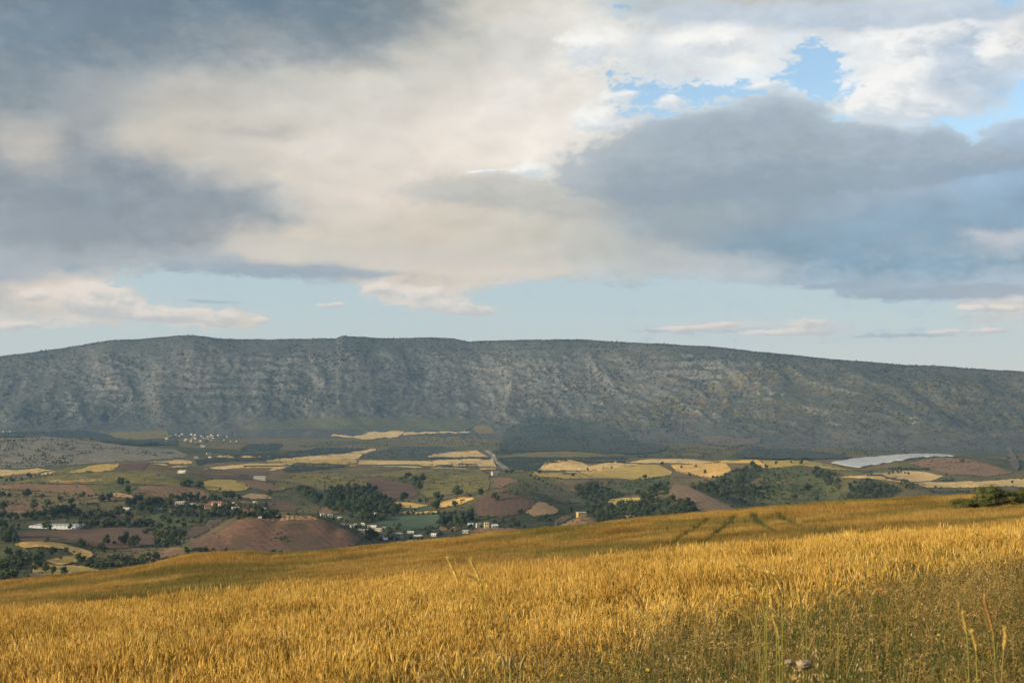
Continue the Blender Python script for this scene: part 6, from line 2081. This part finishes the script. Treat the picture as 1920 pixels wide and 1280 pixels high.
def grass_ear(px, py_tip, y, pts_px, wear, label, rust=False, ear_from=.0):
    """tall stalk with a dense bristly ear. pts_px: from tip downwards, in the photograph; the stem then goes to the ground"""
    P = [at_near(a, b, y) for a, b in pts_px]
    base = P[-1].copy()
    gz = float(near_z(np.array([base.x / y]), np.array([y]))[0])
    rt = bpy.data.objects.new('grass_stalk', None)
    COL.objects.link(rt)
    foot = Vector((base.x + (P[-1].x - P[-2].x) * .3, y, gz - .03))
    rt.location = foot
    tag(rt, label, 'grass stalk', 'tall ears above the grass')
    path = [p - foot for p in P][::-1]
    ne = len(pts_px) if len(pts_px) < 4 else 4
    earp = path[-ne:]
    stem = [Vector((0, 0, 0))] + path[:-(ne - 1)] if len(path) > ne else [Vector((0, 0, 0)), earp[0]]
    mb = MB()
    mb.tube(stem, [.0024] * (len(stem) - 1) + [.0018], 6)
    obj('stem', mb.mesh('stem', [M['stem_gold']], True), rt)
    # ear with scales and bristles
    r = random.Random(int(px * 7 + py_tip))
    L = sum((earp[i + 1] - earp[i]).length for i in range(len(earp) - 1))

    def along(f):
        d_ = f * L
        for i in range(len(earp) - 1):
            sg = (earp[i + 1] - earp[i]).length
            if d_ <= sg or i == len(earp) - 2:
                return earp[i].lerp(earp[i + 1], min(1, d_ / sg)), (earp[i + 1] - earp[i]).normalized()
            d_ -= sg
    mb = MB()
    ks = 12
    mb.tube([along(k / ks)[0] for k in range(ks + 1)], [.62 * wear * (.35 + .65 * math.sin(math.pi * min(1, .12 + .86 * k / ks)) ** .6) * r.uniform(.8, 1.05) for k in range(ks + 1)], 7)
    hd = obj('ear', mb.mesh('ear', [M['head_rust'] if rust else M['head_gold']], False), rt)
    mb = MB()
    for k in range(320):
        p, d_ = along(r.uniform(.02, 1))
        a = d_.orthogonal().normalized()
        a.rotate(Matrix.Rotation(r.uniform(0, 6.28), 3, d_))
        q_ = p + a * wear * .45
        e = q_ + (d_ * 1.0 + a * r.uniform(.3, .9)).normalized() * r.uniform(.012, .032)
        s_ = d_.cross(a).normalized() * .0012
        mb.add([q_ - s_, q_ + s_, e], [(0, 1, 2)])
    obj('bristles', mb.mesh('bristles', [M['head_rust'] if rust else M['head_gold']]), hd)
    # one leaf
    mb = MB()
    s0 = stem[0].lerp(stem[-1], .45)
    sd = Vector((0, 1, 0)) if r.random() < .3 else Vector((.3, .95, 0))
    dx = r.choice((-1, 1))
    mb.ribbon([s0, s0 + Vector((dx * .05, 0, .09)), s0 + Vector((dx * .12, 0, .12)), s0 + Vector((dx * .2, .02, .07))], [.008, .010, .007, .001], sd.normalized())
    obj('leaf', mb.mesh('leaf', [M['stem_gold']], True), rt)
    return rt


EARS = [
    (838, 1045, 11.5, [(838, 1045), (846, 1060), (854, 1077), (859, 1092), (861, 1130), (862, 1180)], .015, 'tall pale ear standing highest out of the wheat, left of a pair', False),
    (882, 1049, 11.0, [(882, 1049), (888, 1062), (896, 1079), (902, 1096), (906, 1140), (918, 1200)], .016, 'tall pale ear rising above the wheat, right of a pair', False),
    (872, 1076, 11.2, [(872, 1076), (882, 1080), (893, 1087), (901, 1098), (908, 1140), (915, 1200)], .008, 'small bent ear at the foot of the tall right ear', False),
    (917, 1195, 7.6, [(917, 1195), (922, 1205), (927, 1217), (930, 1228), (932, 1250), (934, 1275)], .009, 'yellow upright ear low in the dry grass', False),
    (788, 1269, 6.6, [(788, 1269), (797, 1267), (810, 1267), (825, 1272), (832, 1282), (836, 1300)], .009, 'arched ear at the bottom edge left of the grey leaves', False),
    (1130, 1055, 15.0, [(1130, 1055), (1135, 1065), (1142, 1078), (1147, 1088), (1150, 1110), (1152, 1140)], .007, 'thin leaning ear in the wheat left of the reddish ones', False),
    (1244, 1028, 16.0, [(1244, 1028), (1246, 1038), (1249, 1050), (1251, 1062), (1253, 1080), (1254, 1100)], .007, 'slender golden ear crossing the track on the slope', False),
    (1258, 1012, 16.0, [(1258, 1012), (1257, 1022), (1254, 1036), (1251, 1050), (1252, 1075), (1254, 1100)], .007, 'slender rusty ear beside the golden one at the track', True),
    (1434, 1001, 15.0, [(1434, 1001), (1438, 1009), (1440, 1017), (1440, 1026), (1440, 1050), (1440, 1080)], .009, 'short golden ear below the tractor tracks', False),
    (1172, 1104, 10.0, [(1172, 1104), (1180, 1112), (1190, 1124), (1200, 1140), (1215, 1175), (1225, 1215)], .012, 'left one of the leaning rusty ears in the middle', True),
    (1188, 1098, 10.3, [(1188, 1098), (1195, 1112), (1202, 1128), (1208, 1146), (1222, 1180), (1236, 1225)], .009, 'second leaning ear beside the rusty one', True),
    (1382, 1059, 9.6, [(1382, 1059), (1396, 1060), (1406, 1066), (1412, 1074), (1425, 1110), (1434, 1160)], .010, 'topmost drooping ear of the tall tuft', False),
    (1388, 1080, 9.4, [(1388, 1080), (1402, 1088), (1416, 1101), (1426, 1114), (1432, 1140), (1437, 1170)], .010, 'long leaning ear in the middle of the tall tuft', False),
    (1376, 1116, 9.2, [(1376, 1116), (1386, 1113), (1396, 1117), (1404, 1127), (1412, 1150), (1424, 1190)], .011, 'arched ear at the left of the tall tuft', False),
    (1366, 1144, 9.0, [(1366, 1144), (1382, 1143), (1396, 1150), (1407, 1160), (1418, 1200), (1430, 1250)], .010, 'lowest arched ear of the tall tuft', False),
    (1430, 1072, 9.8, [(1430, 1072), (1434, 1077), (1437, 1083), (1438, 1089), (1438, 1120), (1438, 1160)], .012, 'plump short ear above the tall tuft', False),
    (1440, 1072, 9.5, [(1440, 1072), (1452, 1080), (1459, 1091), (1463, 1104), (1466, 1135), (1467, 1170)], .010, 'left one of two parallel drooping ears', False),
    (1452, 1076, 9.6, [(1452, 1076), (1466, 1084), (1474, 1096), (1478, 1109), (1474, 1140), (1468, 1175)], .009, 'right one of two parallel drooping ears', False),
    (1497, 1110, 9.2, [(1497, 1110), (1498, 1116), (1499, 1122), (1499, 1130), (1502, 1160), (1506, 1190)], .013, 'plump upright yellow ear', False),
    (1515, 1110, 9.4, [(1515, 1110), (1514, 1118), (1513, 1126), (1512, 1134), (1512, 1160), (1512, 1190)], .009, 'thin upright ear right of the plump yellow one', False),
    (1444, 1114, 9.0, [(1444, 1114), (1446, 1122), (1447, 1130), (1447, 1139), (1450, 1165), (1456, 1190)], .012, 'short yellow ear inside the tall tuft', False),
    (1449, 1156, 8.4, [(1449, 1156), (1453, 1166), (1457, 1177), (1459, 1190), (1460, 1210), (1462, 1235)], .010, 'yellow ear low on the right of the tall tuft', False),
    (1571, 1112, 9.6, [(1571, 1112), (1577, 1106), (1584, 1105), (1588, 1107), (1576, 1125), (1572, 1160)], .008, 'pale ear bent to the right above the green weeds', False),
    (1638, 1113, 9.4, [(1658, 1108), (1650, 1105), (1642, 1107), (1636, 1114), (1632, 1140), (1630, 1170)], .010, 'rusty arched ear above the green weeds', True),
    (1680, 1050, 11.0, [(1680, 1050), (1684, 1062), (1687, 1074), (1688, 1086), (1694, 1098), (1700, 1120)], .008, 'tall thin ear right of the middle wheat', False),
    (1556, 1048, 12.0, [(1556, 1048), (1556, 1056), (1557, 1064), (1557, 1072), (1557, 1090), (1557, 1110)], .008, 'upright pale ear in the right wheat', False),
    (1805, 1150, 8.0, [(1805, 1150), (1808, 1162), (1810, 1174), (1812, 1186), (1814, 1210), (1816, 1240)], .012, 'blurred yellow ear at the lower right, left of the rusty plume', False),
    (1845, 1120, 8.0, [(1845, 1120), (1850, 1140), (1856, 1160), (1861, 1182), (1864, 1210), (1866, 1240)], .016, 'rusty plume like ear at the lower right', True),
    (1822, 1185, 7.4, [(1822, 1185), (1826, 1195), (1829, 1206), (1830, 1218), (1831, 1240), (1832, 1270)], .012, 'yellow ear below the rusty plume', False),
    (1884, 1180, 7.4, [(1884, 1180), (1885, 1192), (1884, 1204), (1882, 1216), (1880, 1240), (1878, 1270)], .011, 'yellow ear near the right edge', False),
    (1845, 1015, 15.0, [(1827, 1000), (1836, 1001), (1845, 1007), (1854, 1018), (1860, 1030), (1864, 1050)], .007, 'long arched stalk over the right wheat', False),
]
for (px, py, y, pp, wr, lab, ru) in EARS:
    grass_ear(px, py, max(5.2, y * .86), pp, wr * (.92 if px < 1780 else .66), lab, ru)

# dried pale leaves low in the grass
M['dry_leaf'] = plain('dried_pale_leaf', (.52, .42, .22), var=.2, scale=20)
for (px, py, y, hpx, bend, lab) in [(947, 1254, 7.2, 30, -.5, 'pointed dried leaf left of the pair at the bottom'), (957, 1254, 7.2, 26, .15, 'narrow dried leaf right beside the pointed one'), (976, 1258, 7.0, 38, .9, 'curled dried leaf bending to the right at the bottom')]:
    k = y / F
    p = at_near(px, py, y)
    rt = bpy.data.objects.new('dried_leaf', None)
    COL.objects.link(rt)
    gz = float(near_z(np.array([p.x / y]), np.array([y]))[0])
    rt.location = (p.x, y, gz)
    tag(rt, lab, 'dried leaf', 'dried leaves at the bottom')
    b0 = p.z - gz
    mb = MB()
    Hh_ = hpx * k
    mb.tube([(0, 0, -.02), (0, 0, b0)], [.004, .003], 5)
    obj('stalk', mb.mesh('stalk', [M['stem_gold']], True), rt)
    mb = MB()
    mb.ribbon([(0, 0, b0), (bend * Hh_ * .08, 0, b0 + Hh_ * .4), (bend * Hh_ * .3, -.01, b0 + Hh_ * .8), (bend * Hh_ * .8, -.02, b0 + Hh_)], [.006, .022, .018, .002], Vector((.85, .5, 0)).normalized())
    lf = obj('blade', mb.mesh('blade', [M['dry_leaf']], True), rt)
    sd_ = lf.modifiers.new('thick', 'SOLIDIFY')
    sd_.thickness = .0012

# stones in the grass
m, t = mat('pale_field_stone')
n = t.noise(pos(t), 9, 6, .65)
finish(t, t.ramp(n, [(.3, (.17, .135, .09)), (.6, (.31, .25, .175)), (.8, (.40, .335, .25))]), .9, bump=n, bstr=.6, bdist=.02)
M['stone'] = m
for (px, py, y, w, h, lab, sd_) in [(1508, 1226, 7.6, 34, 15, 'pale rounded stone lying in the weeds', 3), (1480, 1230, 7.6, 18, 8, 'small stone left of the pale rounded one', 4)]:
    p = at_near(px, py + h, y)
    gz = float(near_z(np.array([p.x / y]), np.array([y]))[0])
    k = y / F
    bm = bmesh.new()
    bmesh.ops.create_icosphere(bm, subdivisions=3, radius=1.0)
    for v in bm.verts:
        c = v.co
        f_ = 1 + .9 * (fbm(np.array([c.x * 1.3 + sd_ * 9 + c.z]), np.array([c.y * 1.3 - c.z * 1.7]), 4, 301)[0] - .5)
        v.co = Vector((c.x * w * k * .5 * f_, c.y * w * k * .45 * f_, c.z * h * k * .7 * f_))
    me = bpy.data.meshes.new('stone')
    bm.to_mesh(me)
    bm.free()
    me.materials.append(M['stone'])
    o = obj('stone', me, loc=(p.x, y, max(gz, p.z + h * k * .35)))
    o.location.z = p.z - h * k * .25
    tag(o, lab, 'stone', 'stones in the weeds')

# small yellow flowers
fl = [(1122, 1222), (1145, 1241), (1214, 1255), (1275, 1247), (1103, 1275), (1053, 1266), (1054, 1262), (1102, 1266), (1626, 1228), (1630, 1222), (1913, 1203), (1836, 1275), (1470, 1262), (1585, 1215), (1700, 1235), (1340, 1225), (1250, 1262), (1760, 1190)]
mbf = MB()
for k in range(7):
    a = 2 * math.pi * k / 7
    d_ = Vector((math.cos(a), math.sin(a), .25))
    s_ = Vector((-math.sin(a), math.cos(a), 0)) * .30
    mbf.add([(0, 0, 0), d_ * .6 + s_, d_ * 1.05, d_ * .6 - s_], [(0, 1, 2, 3)])
PET = mbf.mesh('petals', [M['petal']])
mbf = MB()
mbf.tube([(0, 0, -.1), (0, 0, .18), (0, 0, .26)], [.25, .28, .12], 7)
M['disc'] = plain('flower_disc', (.45, .28, .03))
DSC = mbf.mesh('disc', [M['disc']], True)
cnt_ = {}
for k, (px, py) in enumerate(sorted(fl)):
    y = float(np.interp(py, [1180, 1280], [8.4, 6.4]))
    p = at_near(px, py, y)
    gz = float(near_z(np.array([p.x / y]), np.array([y]))[0])
    rt = bpy.data.objects.new('yellow_flower', None)
    COL.objects.link(rt)
    rt.location = (p.x, y, gz)
    place = 'bottom edge right of the dried leaves' if px < 1300 else ('weeds around the pale stone' if px < 1720 else 'weeds by the right edge')
    cnt_[place] = cnt_.get(place, -1) + 1
    tag(rt, ORD[cnt_[place]] + ', small yellow flower in the ' + place, 'flower', 'yellow flowers in the ' + place)
    mb = MB()
    hz = max(.05, p.z - gz)
    mb.tube([(0, 0, -.02), (.004, 0, hz * .5), (0, 0, hz)], [.002, .0016, .0014], 5)
    obj('stem', mb.mesh('stem', [M['grass_green']], True), rt)
    a = obj('petals', PET, rt, loc=(0, 0, hz), rot=(_tr.uniform(.2, .8), _tr.uniform(-.4, .4), _tr.uniform(0, 6)), scale=.010)
    obj('disc', DSC, rt, loc=(0, 0, hz + .002), scale=.010)

# ------------------------------------------------------------------ roadside bush and pale wall on the crest at the right
def bush(px, py, w, h, y, seed, lab, leaves=5200):
    p = at_near(px, py, y)
    k = y / F
    rt = bpy.data.objects.new('bush', None)
    COL.objects.link(rt)
    gz = float(near_z(np.array([p.x / y]), np.array([y]))[0])
    rt.location = (p.x, y, gz)
    tag(rt, lab, 'bush')
    me = crown_mesh('foliage', seed, width=1.2, base=0.0, lumps=26, leaves=leaves, leafsize=.022, mats=[M['leaf_olive']])
    hh_ = (p.z - gz) + h * k
    obj('foliage', me, rt, scale=(w * k / 1.0, w * k * .8, hh_ * 1.12))
    mb = MB()
    for j in range(5):
        a = j * 1.3
        mb.tube([(.1 * math.cos(a), .1 * math.sin(a), -.2), (.6 * math.cos(a), .6 * math.sin(a), hh_ * .6)], [.08, .03], 5)
    obj('stems', mb.mesh('stems', [M['bark']], True), rt)
    return rt


bush(1852, 942, 80, 30, 215, 501, 'round olive bush on the crest at the right')
bush(1888, 942, 70, 20, 216, 502, 'lower bush joining the round olive bush on its right')
bush(1815, 944, 80, 10, 213, 503, 'low bush trailing left of the round olive bush')
bush(1916, 944, 46, 28, 224, 504, 'bush cut by the right edge of the picture')
p = at_near(1910, 940, 214)
rt = bpy.data.objects.new('stone_wall', None)
COL.objects.link(rt)
gz = float(near_z(np.array([p.x / 214]), np.array([214.]))[0])
rt.location = (p.x, 208, gz)
tag(rt, 'low pale wall of blocks beside the bushes at the right edge', 'wall')
for j in range(4):
    for i in range(9):
        mb = MB()
        x0 = -1.2 + i * .62 + (j % 2) * .31
        jx = _tr.uniform(-.02, .02)
        mb.box(x0 + .012, x0 + .60 + jx, -.2 + _tr.uniform(-.02, .02), .2, -.2 + j * .36 + .01, .15 + j * .36)
        obj('block', mb.mesh('block', [M['stone']]), rt)
